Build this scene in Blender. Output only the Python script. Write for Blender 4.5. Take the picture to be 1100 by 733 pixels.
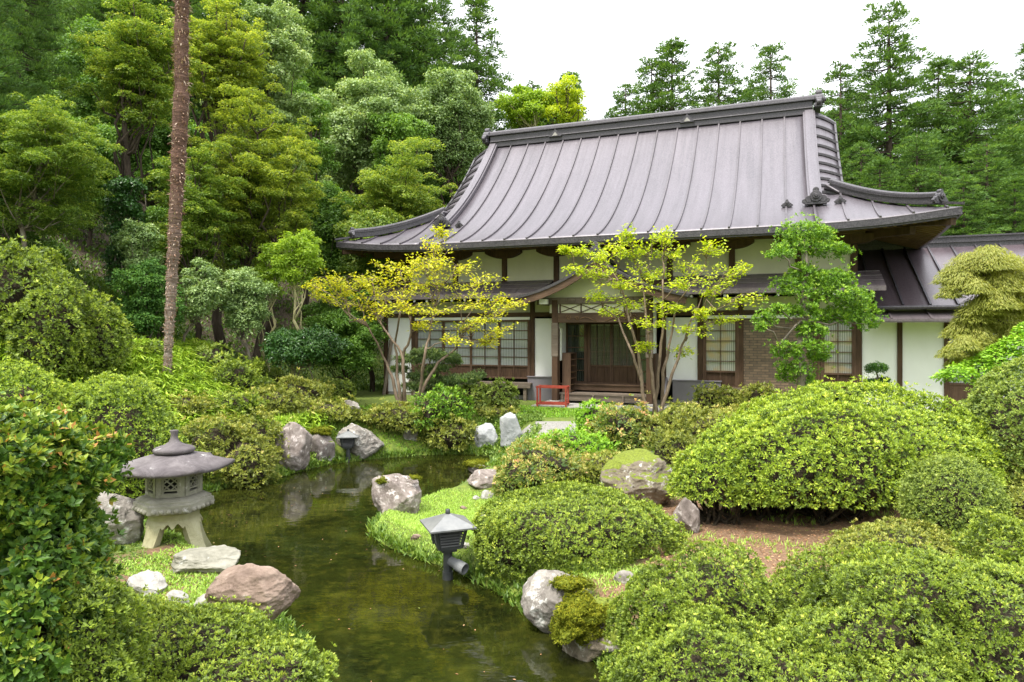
import bpy, math, random
import numpy as np
from mathutils import Vector, Matrix
R_ = math.radians
for o in list(bpy.data.objects): bpy.data.objects.remove(o)
sc = bpy.context.scene
COL = sc.collection
# ------------------------------------------------------------------ camera, sky, sun, exposure
F, CXP, YH, HC = 733.0, 550.0, 356.0, 3.11
cam = bpy.data.objects.new('camera', bpy.data.cameras.new('camera')); COL.objects.link(cam)
cam.location = (0, 0, HC); cam.rotation_euler = (R_(90), 0, 0)
cam.data.sensor_width = 36; cam.data.lens = 36*F/1100; cam.data.shift_y = -10.5/1100
cam.data.clip_start = .05; cam.data.clip_end = 3000
sc.camera = cam
SUN_EL, SUN_AZ = 66, 222          # azimuth clockwise from +Y : behind the camera, a little to the left
w = bpy.data.worlds.new('World'); sc.world = w; w.use_nodes = True
nt = w.node_tree; nt.nodes.clear()
sky = nt.nodes.new('ShaderNodeTexSky'); sky.sky_type = 'NISHITA'; sky.sun_disc = False
sky.sun_elevation = R_(SUN_EL); sky.sun_rotation = R_(SUN_AZ); sky.dust_density = 4; sky.air_density = 1.2
tc = nt.nodes.new('ShaderNodeTexCoord'); nz = nt.nodes.new('ShaderNodeTexNoise')
mp = nt.nodes.new('ShaderNodeMapping'); mp.inputs['Scale'].default_value = (1, 1, 3)
nz.inputs['Scale'].default_value = 2.2; nz.inputs['Detail'].default_value = 6
cr = nt.nodes.new('ShaderNodeValToRGB')
cr.color_ramp.elements[0].position = .3; cr.color_ramp.elements[0].color = (7.0, 7.2, 7.5, 1)
cr.color_ramp.elements[1].position = .7; cr.color_ramp.elements[1].color = (9.6, 9.7, 9.9, 1)
mx = nt.nodes.new('ShaderNodeMix'); mx.data_type = 'RGBA'; mx.inputs[0].default_value = .88
bg = nt.nodes.new('ShaderNodeBackground'); bg.inputs[1].default_value = .068
out = nt.nodes.new('ShaderNodeOutputWorld')
L = nt.links.new
L(tc.outputs['Generated'], mp.inputs[0]); L(mp.outputs[0], nz.inputs['Vector']); L(nz.outputs[0], cr.inputs[0])
L(sky.outputs[0], mx.inputs[6]); L(cr.outputs[0], mx.inputs[7]); sxyz = nt.nodes.new('ShaderNodeSeparateXYZ'); L(tc.outputs['Generated'], sxyz.inputs[0])
zen = nt.nodes.new('ShaderNodeMapRange'); zen.inputs[1].default_value = .1; zen.inputs[2].default_value = 1; zen.inputs[3].default_value = .64; zen.inputs[4].default_value = 2.1
L(sxyz.outputs['Z'], zen.inputs[0])          # an overcast sky is about twice as bright overhead
vm = nt.nodes.new('ShaderNodeVectorMath'); vm.operation = 'SCALE'; L(mx.outputs[2], vm.inputs[0]); L(zen.outputs[0], vm.inputs['Scale']); L(vm.outputs[0], bg.inputs[0]); L(bg.outputs[0], out.inputs[0])
sd = bpy.data.lights.new('sun', 'SUN'); sd.energy = 1.5; sd.angle = R_(10); sd.color = (1, .95, .86)
sun = bpy.data.objects.new('sun', sd); COL.objects.link(sun)
az, el = R_(SUN_AZ), R_(SUN_EL)
sdir = Vector((math.sin(az)*math.cos(el), math.cos(az)*math.cos(el), math.sin(el)))
sun.rotation_euler = sdir.to_track_quat('Z', 'Y').to_euler()
sc.view_settings.view_transform = 'Standard'; sc.view_settings.look = 'None'
sc.view_settings.gamma = 1; sc.view_settings.exposure = 1.80
sc.cycles.max_bounces = 7; sc.cycles.diffuse_bounces = 2; sc.cycles.glossy_bounces = 3
sc.cycles.transmission_bounces = 3; sc.cycles.use_denoising = True

def at(px, py, D): return np.array([(px-CXP)/F*D, D, HC-(py-YH)/F*D])
def gd(px, py, z=0.): return at(px, py, (HC-z)*F/(py-YH))

# ------------------------------------------------------------------ helpers
def setmesh(name, V, faces_idx, nper, mats, rnd=None, midx=None, smooth=False):
    """V (n,3); faces_idx flat; nper array of loop counts"""
    me = bpy.data.meshes.new(name)
    V = np.asarray(V, np.float32); faces_idx = np.asarray(faces_idx, np.int32); nper = np.asarray(nper, np.int32)
    me.vertices.add(len(V)); me.vertices.foreach_set('co', V.ravel())
    me.loops.add(len(faces_idx)); me.loops.foreach_set('vertex_index', faces_idx)
    me.polygons.add(len(nper)); st = np.concatenate([[0], np.cumsum(nper)[:-1]]).astype(np.int32)
    me.polygons.foreach_set('loop_start', st)
    me.polygons.foreach_set('loop_total', nper)
    for m in mats: me.materials.append(m)
    if midx is not None: me.polygons.foreach_set('material_index', np.asarray(midx, np.int32))
    me.polygons.foreach_set('use_smooth', np.full(len(nper), smooth))
    if rnd is not None:
        a = me.attributes.new('rnd', 'FLOAT', 'FACE'); a.data.foreach_set('value', np.asarray(rnd, np.float32))
    me.update(calc_edges=True); me.validate(verbose=False)
    return me
def link(name, me, parent=None, loc=None):
    o = bpy.data.objects.new(name, me); COL.objects.link(o)
    if parent is not None: o.parent = parent
    if loc is not None: o.location = loc
    return o
def tag(o, label=None, cat=None, group=None, kind=None):
    if label: o['label'] = label
    if cat: o['category'] = cat
    if group: o['group'] = group
    if kind: o['kind'] = kind
    return o
def empty(name, loc=(0,0,0), rz=0.):
    o = bpy.data.objects.new(name, None); COL.objects.link(o); o.location = loc; o.rotation_euler = (0,0,rz); return o

class MB:
    def __init__(s): s.v=[]; s.f=[]; s.n=0; s.m=[]
    def add(s, V, Fs, m=0):
        s.v.append(np.asarray(V, float)); s.f += [[i+s.n for i in f] for f in Fs]; s.m += [m]*len(Fs); s.n += len(V); return s
    def box(s, a, b, m=0):
        x0,y0,z0 = a; x1,y1,z1 = b
        V=[(x0,y0,z0),(x1,y0,z0),(x1,y1,z0),(x0,y1,z0),(x0,y0,z1),(x1,y0,z1),(x1,y1,z1),(x0,y1,z1)]
        return s.add(V, [(0,3,2,1),(4,5,6,7),(0,1,5,4),(1,2,6,5),(2,3,7,6),(3,0,4,7)], m)
    def beam(s, p0, p1, wd, h, up=(0,0,1), m=0):
        p0=np.array(p0,float); p1=np.array(p1,float); d=p1-p0; d/=np.linalg.norm(d)
        sd_=np.cross(d,up); sd_/=np.linalg.norm(sd_); u=np.cross(sd_,d)
        V=[]
        for p in (p0,p1):
            for a,b in ((-1,-1),(1,-1),(1,1),(-1,1)): V.append(p+sd_*a*wd/2+u*b*h/2)
        return s.add(V, [(0,1,2,3),(4,7,6,5),(0,4,5,1),(1,5,6,2),(2,6,7,3),(3,7,4,0)], m)
    def sweep(s, pts, wd, h, up=(0,0,1), m=0):
        """rectangular bar along a curve; bar sits on the curve (height h upward)"""
        pts=np.array(pts,float); n=len(pts); V=[]; Fs=[]
        for i in range(n):
            d=pts[min(i+1,n-1)]-pts[max(i-1,0)]; d/=np.linalg.norm(d)
            sd_=np.cross(d,up); sd_/=np.linalg.norm(sd_); u=np.cross(sd_,d)
            for a,b in ((-1,0),(1,0),(1,1),(-1,1)): V.append(pts[i]+sd_*a*wd/2+u*b*h)
        for i in range(n-1):
            for k in range(4): Fs.append((4*i+k,4*i+(k+1)%4,4*i+4+(k+1)%4,4*i+4+k))
        Fs += [(3,2,1,0),(4*n-4,4*n-3,4*n-2,4*n-1)]
        return s.add(V,Fs,m)
    def tube(s, pts, rad, n=8, m=0, cap=True):
        pts=np.array(pts,float); k=len(pts); rad=np.broadcast_to(rad,(k,)); V=[]; Fs=[]
        ref=np.array([.31,.77,.55])
        for i in range(k):
            d=pts[min(i+1,k-1)]-pts[max(i-1,0)]; d/=np.linalg.norm(d)+1e-9
            a=np.cross(d,ref); a/=np.linalg.norm(a)+1e-9; b=np.cross(d,a)
            for j in range(n):
                t=2*math.pi*j/n; V.append(pts[i]+rad[i]*(a*math.cos(t)+b*math.sin(t)))
        for i in range(k-1):
            for j in range(n): Fs.append((i*n+j,i*n+(j+1)%n,(i+1)*n+(j+1)%n,(i+1)*n+j))
        if cap: Fs += [tuple(range(n))[::-1], tuple((k-1)*n+j for j in range(n))]
        return s.add(V,Fs,m)
    def lathe(s, prof, n=24, m=0, c=(0,0,0), wob=None):
        V=[]; Fs=[]; k=len(prof)
        for (r,z) in prof:
            for j in range(n):
                t=2*math.pi*j/n; rr=r*(wob(t,z) if wob else 1); V.append((c[0]+rr*math.cos(t),c[1]+rr*math.sin(t),c[2]+z))
        for i in range(k-1):
            for j in range(n): Fs.append((i*n+j,i*n+(j+1)%n,(i+1)*n+(j+1)%n,(i+1)*n+j))
        Fs += [tuple(range(n))[::-1], tuple((k-1)*n+j for j in range(n))]
        return s.add(V,Fs,m)
    def grid(s, P, m=0, flip=False):
        P=np.asarray(P,float); a,b,_=P.shape; Fs=[]
        for i in range(a-1):
            for j in range(b-1):
                q=(i*b+j,(i+1)*b+j,(i+1)*b+j+1,i*b+j+1); Fs.append(q[::-1] if flip else q)
        return s.add(P.reshape(-1,3),Fs,m)
    def build(s, name, mats, parent=None, smooth=False, bevel=0, loc=None):
        if not isinstance(mats,(list,tuple)): mats=[mats]
        V=np.concatenate(s.v); idx=[i for f in s.f for i in f]
        me=setmesh(name,V,idx,[len(f) for f in s.f],mats,midx=s.m,smooth=smooth)
        o=link(name,me,parent,loc)
        if bevel:
            b=o.modifiers.new('b','BEVEL'); b.width=bevel; b.segments=2; b.limit_method='ANGLE'
        return o
    def merge_tris(s): return s

# ------------------------------------------------------------------ materials
def newmat(name):
    m=bpy.data.materials.new(name); m.use_nodes=True; n=m.node_tree; n.nodes.clear()
    o=n.nodes.new('ShaderNodeOutputMaterial'); p=n.nodes.new('ShaderNodeBsdfPrincipled'); n.links.new(p.outputs[0],o.inputs[0])
    return m,n,p,o
def ramp(n, fac, stops, interp='LINEAR'):
    r=n.nodes.new('ShaderNodeValToRGB'); r.color_ramp.interpolation=interp
    e=r.color_ramp.elements
    while len(e)<len(stops): e.new(.5)
    for i,(p,c) in enumerate(stops): e[i].position=p; e[i].color=(*c,1)
    n.links.new(fac,r.inputs[0]); return r.outputs[0]
def noise(n, scale, detail=5, rough=.6, coord='Object', sc3=(1,1,1), dist=0):
    t=n.nodes.new('ShaderNodeTexCoord'); m=n.nodes.new('ShaderNodeMapping'); m.inputs['Scale'].default_value=sc3
    x=n.nodes.new('ShaderNodeTexNoise'); x.inputs['Scale'].default_value=scale; x.inputs['Detail'].default_value=detail
    x.inputs['Roughness'].default_value=rough; x.inputs['Distortion'].default_value=dist
    n.links.new(t.outputs[coord],m.inputs[0]); n.links.new(m.outputs[0],x.inputs['Vector']); return x.outputs[0]
def mixc(n, fac, a, b, mode='MIX'):
    m=n.nodes.new('ShaderNodeMix'); m.data_type='RGBA'; m.blend_type=mode
    for i,v in ((0,fac),(6,a),(7,b)):
        if hasattr(v,'links'): n.links.new(v,m.inputs[i])
        elif i==0: m.inputs[0].default_value=v
        else: m.inputs[i].default_value=(*v,1)
    return m.outputs[2]
def bump(n,p,h,strength=.3,dist=.02):
    b=n.nodes.new('ShaderNodeBump'); b.inputs['Strength'].default_value=strength; b.inputs['Distance'].default_value=dist
    n.links.new(h,b.inputs['Height']); n.links.new(b.outputs[0],p.inputs['Normal'])
def stdmat(name, stops, scale=4, rough=.7, bmp=.2, bd=.01, sc3=(1,1,1), detail=6, spec=.3, metal=0, coord='Object'):
    m,n,p,o=newmat(name); x=noise(n,scale,detail,sc3=sc3,coord=coord)
    n.links.new(ramp(n,x,stops),p.inputs['Base Color']); p.inputs['Roughness'].default_value=rough
    p.inputs['Specular IOR Level'].default_value=spec; p.inputs['Metallic'].default_value=metal
    if bmp: bump(n,p,x,bmp,bd)
    return m
GAIN=1.55
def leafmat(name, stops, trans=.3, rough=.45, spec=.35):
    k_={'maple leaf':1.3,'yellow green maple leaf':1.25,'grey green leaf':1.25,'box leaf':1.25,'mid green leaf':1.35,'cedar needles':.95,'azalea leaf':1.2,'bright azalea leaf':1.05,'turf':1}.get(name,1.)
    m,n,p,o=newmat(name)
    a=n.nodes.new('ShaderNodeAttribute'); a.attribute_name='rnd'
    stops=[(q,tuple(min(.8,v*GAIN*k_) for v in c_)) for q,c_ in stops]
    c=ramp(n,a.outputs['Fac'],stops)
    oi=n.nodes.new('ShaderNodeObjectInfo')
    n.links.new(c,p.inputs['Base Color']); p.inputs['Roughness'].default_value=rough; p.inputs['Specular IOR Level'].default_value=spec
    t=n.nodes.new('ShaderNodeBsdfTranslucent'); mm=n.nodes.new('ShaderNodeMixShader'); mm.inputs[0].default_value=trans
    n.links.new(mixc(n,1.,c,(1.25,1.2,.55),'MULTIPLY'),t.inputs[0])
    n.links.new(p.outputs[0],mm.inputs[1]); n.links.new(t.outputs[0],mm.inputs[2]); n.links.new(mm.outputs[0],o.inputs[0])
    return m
M={}
M['azalea']=leafmat('azalea leaf',[(0,(.035,.055,.010)),(.45,(.105,.15,.018)),(.8,(.20,.25,.03)),(1,(.31,.33,.06))])
M['azalea_bright']=leafmat('bright azalea leaf',[(0,(.045,.08,.012)),(.4,(.15,.215,.022)),(.8,(.29,.36,.04)),(1,(.42,.44,.08))])
M['azalea_olive']=leafmat('olive azalea leaf',[(0,(.06,.08,.016)),(.45,(.155,.18,.03)),(.8,(.27,.28,.055)),(1,(.38,.31,.12))])
M['boxleaf']=leafmat('box leaf',[(0,(.045,.075,.016)),(.5,(.12,.16,.028)),(.85,(.21,.26,.05)),(1,(.32,.35,.11))])
M['pinkish']=leafmat('pink tipped leaf',[(0,(.05,.09,.02)),(.45,(.15,.19,.035)),(.7,(.34,.30,.09)),(1,(.52,.27,.17))])
M['brightgreen']=leafmat('bright green leaf',[(0,(.06,.14,.01)),(.5,(.16,.30,.02)),(1,(.28,.42,.04))])
M['camellia']=leafmat('glossy broad leaf',[(0,(.02,.05,.008)),(.5,(.055,.11,.014)),(.8,(.16,.21,.022)),(.96,(.24,.28,.04)),(1,(.33,.16,.05))],trans=.18,rough=.42,spec=.3)
M['darkleaf']=leafmat('dark glossy leaf',[(0,(.012,.04,.008)),(.6,(.03,.085,.014)),(1,(.08,.15,.03))],trans=.15,rough=.3,spec=.5)
M['maple']=leafmat('maple leaf',[(0,(.035,.068,.012)),(.5,(.095,.148,.025)),(.85,(.21,.25,.045)),(1,(.36,.35,.09))],trans=.42)
M['maple_yellow']=leafmat('yellow green maple leaf',[(0,(.045,.078,.012)),(.4,(.12,.165,.024)),(.8,(.25,.28,.045)),(1,(.42,.37,.08))],trans=.45)
M['maple_lace']=leafmat('lace maple leaf',[(0,(.10,.12,.02)),(.5,(.20,.22,.04)),(1,(.34,.32,.09))],trans=.45)
M['greytree']=leafmat('grey green leaf',[(0,(.05,.09,.03)),(.5,(.13,.19,.065)),(.85,(.26,.33,.14)),(1,(.40,.45,.26))],trans=.3,rough=.38)
M['midtree']=leafmat('mid green leaf',[(0,(.03,.07,.01)),(.5,(.08,.15,.02)),(1,(.18,.26,.05))],trans=.35)
M['cedar']=leafmat('cedar needles',[(0,(.03,.07,.018)),(.5,(.075,.14,.03)),(.85,(.14,.225,.045)),(1,(.21,.27,.07))],trans=.3,rough=.6,spec=.2)
M['fineyew']=leafmat('fine dark needles',[(0,(.02,.055,.012)),(.5,(.05,.12,.02)),(1,(.12,.2,.03))],trans=.25,rough=.6,spec=.2)
M['podo']=leafmat('pruned tree leaf',[(0,(.04,.09,.010)),(.45,(.10,.20,.015)),(.85,(.22,.34,.03)),(1,(.34,.40,.07))],trans=.25)
M['bamboo']=leafmat('bamboo leaf',[(0,(.08,.14,.012)),(.5,(.18,.28,.02)),(1,(.34,.42,.06))],trans=.45)
M['yellowtree']=leafmat('yellow turning leaf',[(0,(.14,.19,.012)),(.35,(.34,.36,.018)),(.75,(.50,.46,.04)),(.93,(.62,.45,.05)),(1,(.62,.28,.04))],trans=.4)
M['limetree']=leafmat('lime leaf',[(0,(.11,.17,.012)),(.35,(.27,.35,.018)),(.8,(.47,.50,.025)),(1,(.62,.55,.06))],trans=.4)
M['grass']=leafmat('fresh grass',[(0,(.10,.17,.02)),(.5,(.24,.36,.06)),(1,(.40,.50,.15))],trans=.35,rough=.6)
M['strap']=leafmat('strap leaf',[(0,(.06,.12,.010)),(.5,(.16,.25,.02)),(.9,(.32,.42,.05)),(1,(.5,.46,.14))],trans=.3)
M['under']=leafmat('undergrowth leaf',[(0,(.03,.065,.01)),(.5,(.08,.14,.02)),(1,(.2,.27,.05))],trans=.3)
M['pine']=leafmat('pine needles',[(0,(.05,.09,.03)),(.6,(.14,.2,.06)),(1,(.3,.34,.13))],trans=.2)
M['twig']=stdmat('twigs and shaded core',[(.35,(.014,.011,.007)),(.55,(.045,.034,.02)),(.7,(.10,.075,.05))],34,.95,.8,.03)  # stems, and dark core surfaces that paint the shade between leaves
M['bark']=stdmat('grey bark',[(.3,(.10,.085,.065)),(.55,(.2,.17,.13)),(.75,(.34,.31,.26))],9,.9,.5,.02,sc3=(1,1,.35))
M['barkdark']=stdmat('dark bark',[(.3,(.035,.026,.018)),(.7,(.10,.075,.055))],9,.9,.6,.03,sc3=(1,1,.2))
M['barkpink']=stdmat('smooth pinkish bark',[(.3,(.12,.085,.06)),(.6,(.23,.17,.12)),(.75,(.36,.30,.23))],14,.75,.3,.01,sc3=(1,1,.4))
M['culm']=stdmat('bamboo culm',[(.3,(.3,.28,.14)),(.7,(.5,.45,.25))],6,.5,0)
# roof metal
def roofmat(name,c0,c1,rough=.38):
    m,n,p,o=newmat(name); x=noise(n,1.3,7,.65,sc3=(1,.25,.25)); y=noise(n,30,3)
    k=noise(n,1.,6,.7,sc3=(7,.28,.28)); c=ramp(n,x,[(.3,c0),(.7,c1)]); c=mixc(n,ramp(n,k,[(.42,(0,0,0)),(.75,(.55,.55,.55))]),c,tuple(v*1.45 for v in c1)); c=mixc(n,ramp(n,k,[(.28,(.5,.5,.5)),(.42,(0,0,0))]),c,tuple(v*.6 for v in c0)); c=mixc(n,.12,c,ramp(n,y,[(.35,(.05,.04,.045)),(.65,(.5,.47,.5))]))
    n.links.new(c,p.inputs['Base Color']); p.inputs['Metallic'].default_value=.25; p.inputs['Specular IOR Level'].default_value=.6
    r=n.nodes.new('ShaderNodeMapRange'); n.links.new(x,r.inputs[0]); r.inputs[3].default_value=rough-.08; r.inputs[4].default_value=rough+.12
    n.links.new(r.outputs[0],p.inputs['Roughness']); bump(n,p,x,.12,.05); return m
M['roof']=roofmat('weathered purple brown roof metal',(.060,.052,.062),(.100,.088,.103))
M['roof_dark']=roofmat('dark roof trim metal',(.016,.014,.018),(.033,.029,.036),.42)
M['roof_seam']=roofmat('roof seam metal',(.045,.037,.044),(.075,.064,.074),.4)
M['roof_annex']=roofmat('dark brown roof metal',(.045,.030,.036),(.075,.052,.060),.3)
M['skirt']=roofmat('brown roof sheet',(.075,.058,.062),(.12,.097,.10),.42)
def woodmat(name,a,b,c,sc3=(14,14,1.2)):
    m,n,p,o=newmat(name); x=noise(n,1.6,8,.7,sc3=sc3,dist=.4); y=noise(n,1.1,3)
    c_=ramp(n,x,[(.28,a),(.55,b),(.78,c)]); c_=mixc(n,ramp(n,y,[(.45,(0,0,0)),(.7,(.6,.6,.6))]),c_,tuple(min(1,v*1.5) for v in b))
    n.links.new(c_,p.inputs['Base Color']); p.inputs['Roughness'].default_value=.75; p.inputs['Specular IOR Level'].default_value=.25
    bump(n,p,x,.35,.01); return m
M['wood']=woodmat('aged dark timber',(.028,.016,.010),(.070,.040,.024),(.13,.08,.05))
M['woodh']=woodmat('aged dark horizontal timber',(.030,.020,.013),(.085,.052,.033),(.17,.12,.08),(1.2,14,14))
M['woodrafter']=woodmat('weathered rafter timber',(.07,.04,.022),(.17,.10,.055),(.27,.18,.11),(2,2,8))
M['woodgrey']=woodmat('grey weathered timber',(.07,.055,.042),(.15,.12,.095),(.26,.22,.18),(1.2,14,14))
M['woodred']=woodmat('reddish brown window timber',(.045,.026,.017),(.095,.056,.036),(.15,.10,.07))
def plaster(name,a,b):
    m,n,p,o=newmat(name); x=noise(n,.8,6,.6,sc3=(1,1,.6)); y=noise(n,60,3)
    c=ramp(n,x,[(.3,a),(.65,b)]); n.links.new(c,p.inputs['Base Color']); p.inputs['Roughness'].default_value=.85
    bump(n,p,y,.06,.005); return m
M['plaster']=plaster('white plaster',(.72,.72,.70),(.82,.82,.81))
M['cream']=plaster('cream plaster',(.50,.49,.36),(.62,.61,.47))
M['concrete']=stdmat('concrete',[(.3,(.26,.25,.23)),(.7,(.40,.38,.35))],3,.9,.15)
M['panel']=stdmat('purple grey painted panel',[(.3,(.15,.135,.155)),(.7,(.20,.185,.205))],1.2,.6,.05)
M['redpaint']=stdmat('faded red paint',[(.35,(.26,.035,.022)),(.7,(.36,.07,.045))],18,.55,.1)
m,n,p,o=newmat('small brown brick tile')
t=n.nodes.new('ShaderNodeTexCoord'); mpn=n.nodes.new('ShaderNodeMapping'); mpn.inputs['Rotation'].default_value=(R_(90),0,0)
bk=n.nodes.new('ShaderNodeTexBrick'); bk.inputs['Scale'].default_value=1; bk.inputs['Brick Width'].default_value=.21; bk.inputs['Row Height'].default_value=.075
bk.inputs['Mortar Size'].default_value=.010; bk.inputs['Color1'].default_value=(.23,.15,.095,1); bk.inputs['Color2'].default_value=(.10,.065,.045,1); bk.inputs['Mortar'].default_value=(.05,.04,.03,1)
n.links.new(t.outputs['Object'],mpn.inputs[0]); n.links.new(mpn.outputs[0],bk.inputs[0])
n.links.new(mixc(n,.2,bk.outputs[0],ramp(n,noise(n,6,5),[(.3,(.08,.06,.05)),(.7,(.34,.25,.18))])),p.inputs['Base Color']); p.inputs['Roughness'].default_value=.6
bump(n,p,bk.outputs[1],-.3,.01); M['tile']=m
# window glass with pleated curtains close behind it
def glassmat(name,a,b,warm):
    m,n,p,o=newmat(name); t=n.nodes.new('ShaderNodeTexCoord'); wv=n.nodes.new('ShaderNodeTexWave'); wv.wave_type='BANDS'; wv.bands_direction='X'
    wv.inputs['Scale'].default_value=5.5; wv.inputs['Distortion'].default_value=1.2; wv.inputs['Detail'].default_value=2; wv.inputs['Detail Scale'].default_value=.6
    n.links.new(t.outputs['Object'],wv.inputs[0])
    c=ramp(n,wv.outputs[1],[(.1,a),(.9,b)]); y=noise(n,1.4,2)
    c=mixc(n,ramp(n,y,[(.5,(0,0,0)),(.62,(.8,.8,.8))]),c,warm)
    n.links.new(c,p.inputs['Base Color']); p.inputs['Roughness'].default_value=.12; p.inputs['Specular IOR Level'].default_value=.6; p.inputs['Coat Weight'].default_value=.5
    return m
M['glass']=glassmat('curtained window glass',(.20,.215,.21),(.40,.42,.41),(.32,.34,.33))
M['glasswarm']=glassmat('warm curtained window glass',(.22,.22,.21),(.42,.42,.40),(.42,.30,.15))
M['glassdark']=glassmat('dark door glass',(.018,.022,.018),(.05,.06,.048),(.03,.04,.03))
# stone
def rockmat(name,a,b,c,lich=(.55,.54,.5),lf=.55,moss=0.,mossc=(.16,.20,.012)):
    m,n,p,o=newmat(name); x=noise(n,3.2,9,.68,dist=.6); y=noise(n,7,7,.7); z=noise(n,2.1,6,.7)
    col=ramp(n,x,[(.3,a),(.5,b),(.72,c)]); col=mixc(n,ramp(n,y,[(lf,(0,0,0)),(lf+.1,(1,1,1))]),col,lich)
    if moss>0:
        g=n.nodes.new('ShaderNodeNewGeometry'); s=n.nodes.new('ShaderNodeSeparateXYZ'); n.links.new(g.outputs['Normal'],s.inputs[0])
        ma=n.nodes.new('ShaderNodeMath'); ma.operation='MULTIPLY_ADD'; n.links.new(s.outputs['Z'],ma.inputs[0]); ma.inputs[1].default_value=.55; n.links.new(z,ma.inputs[2])
        k=1.18-moss*.5
        col=mixc(n,ramp(n,ma.outputs[0],[(k-.05,(0,0,0)),(k+.03,(1,1,1))]),col,ramp(n,noise(n,40,3),[(.35,tuple(v*.55 for v in mossc)),(.65,mossc)]))
    n.links.new(col,p.inputs['Base Color']); p.inputs['Roughness'].default_value=.88; bump(n,p,x,.7,.05); return m
M['rock_grey']=rockmat('grey lichened rock',(.08,.065,.055),(.21,.19,.165),(.38,.35,.31))
M['rock_pale']=rockmat('pale blue grey rock',(.2,.21,.21),(.33,.34,.34),(.48,.49,.48),lf=.6)
M['rock_brown']=rockmat('brown rock',(.10,.065,.048),(.21,.15,.115),(.34,.26,.205),lich=(.5,.45,.38),lf=.62)
M['rock_white']=rockmat('white rock',(.19,.175,.15),(.32,.305,.275),(.46,.44,.41),lf=.6)
M['rock_moss']=rockmat('moss topped rock',(.07,.055,.05),(.16,.135,.12),(.32,.29,.27),moss=.5)
M['rock_mossfull']=rockmat('moss covered rock',(.08,.065,.045),(.17,.14,.10),(.28,.24,.19),moss=.75)
M['rock_red']=rockmat('pinkish lichened rock',(.08,.062,.052),(.20,.165,.145),(.35,.31,.28),lich=(.56,.5,.47),lf=.54,moss=.25,mossc=(.26,.25,.02))
M['stone_lantern']=rockmat('weathered granite',(.12,.115,.085),(.22,.21,.165),(.34,.325,.27),lich=(.46,.45,.42),lf=.6)
M['stone_dark']=rockmat('dark weathered granite',(.055,.045,.048),(.11,.095,.098),(.20,.18,.18),lich=(.38,.37,.36),lf=.62)
M['stone_yellow']=rockmat('yellowish algae stained stone',(.24,.22,.12),(.34,.32,.19),(.45,.43,.30),lich=(.5,.48,.38),lf=.66)
M['moss']=stdmat('moss',[(.3,(.07,.10,.008)),(.55,(.17,.19,.012)),(.75,(.30,.28,.02))],22,.95,.9,.03)
M['lamp']=stdmat('dark patinated bronze',[(.3,(.045,.05,.052)),(.7,(.10,.105,.105))],8,.5,.15,metal=.4)
M['lamproof']=stdmat('grey patinated bronze',[(.3,(.16,.165,.165)),(.7,(.26,.26,.25))],5,.45,.1,metal=.4)
M['pvc']=stdmat('grey plastic pipe',[(.3,(.12,.125,.13)),(.7,(.22,.225,.23))],5,.5,.05)
M['inside']=stdmat('interior shade',[(.3,(.01,.01,.01)),(.7,(.02,.02,.018))],5,.9,0)  # near-black colour stands in for shade inside hollows
M['gravel']=stdmat('pale gravel',[(.3,(.13,.125,.11)),(.5,(.25,.24,.22)),(.7,(.38,.37,.35))],45,.95,.8,.02,detail=3)
# palm bark
m,n,p,o=newmat('fibrous palm bark'); x=noise(n,3.,8,.75,sc3=(1,1,9),dist=.8); y=noise(n,11,5,.8)
t=n.nodes.new('ShaderNodeTexCoord'); s=n.nodes.new('ShaderNodeSeparateXYZ'); n.links.new(t.outputs['Object'],s.inputs[0])
upr=n.nodes.new('ShaderNodeMapRange'); upr.inputs[1].default_value=.3; upr.inputs[2].default_value=4.5; n.links.new(s.outputs['Z'],upr.inputs[0])
c1=ramp(n,x,[(.33,(.11,.08,.06)),(.5,(.30,.24,.19)),(.68,(.52,.46,.40))]); c2=ramp(n,x,[(.35,(.045,.02,.014)),(.55,(.16,.085,.06)),(.75,(.34,.22,.17))])
cc=mixc(n,upr.outputs[0],c1,c2); n.links.new(cc,p.inputs['Base Color']); p.inputs['Roughness'].default_value=.95; bump(n,p,x,1.,.06); M['palm']=m
# water
m,n,p,o=newmat('murky pond water'); x=noise(n,1.1,6,.65,dist=.5); y=noise(n,6,5,.7); zz=noise(n,2.2,3,.5,sc3=(1,2.2,1))
c=ramp(n,x,[(.35,(.006,.008,.002)),(.55,(.014,.017,.003)),(.72,(.032,.036,.005))]); c=mixc(n,ramp(n,y,[(.5,(0,0,0)),(.72,(.55,.55,.55))]),c,(.055,.055,.007))  # olive mottling: algae, plus shrub reflections painted into the colour
n.links.new(c,p.inputs['Base Color']); p.inputs['Roughness'].default_value=.03; p.inputs['IOR'].default_value=1.33; p.inputs['Specular IOR Level'].default_value=.62
bump(n,p,zz,.06,.05); M['water']=m

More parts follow.
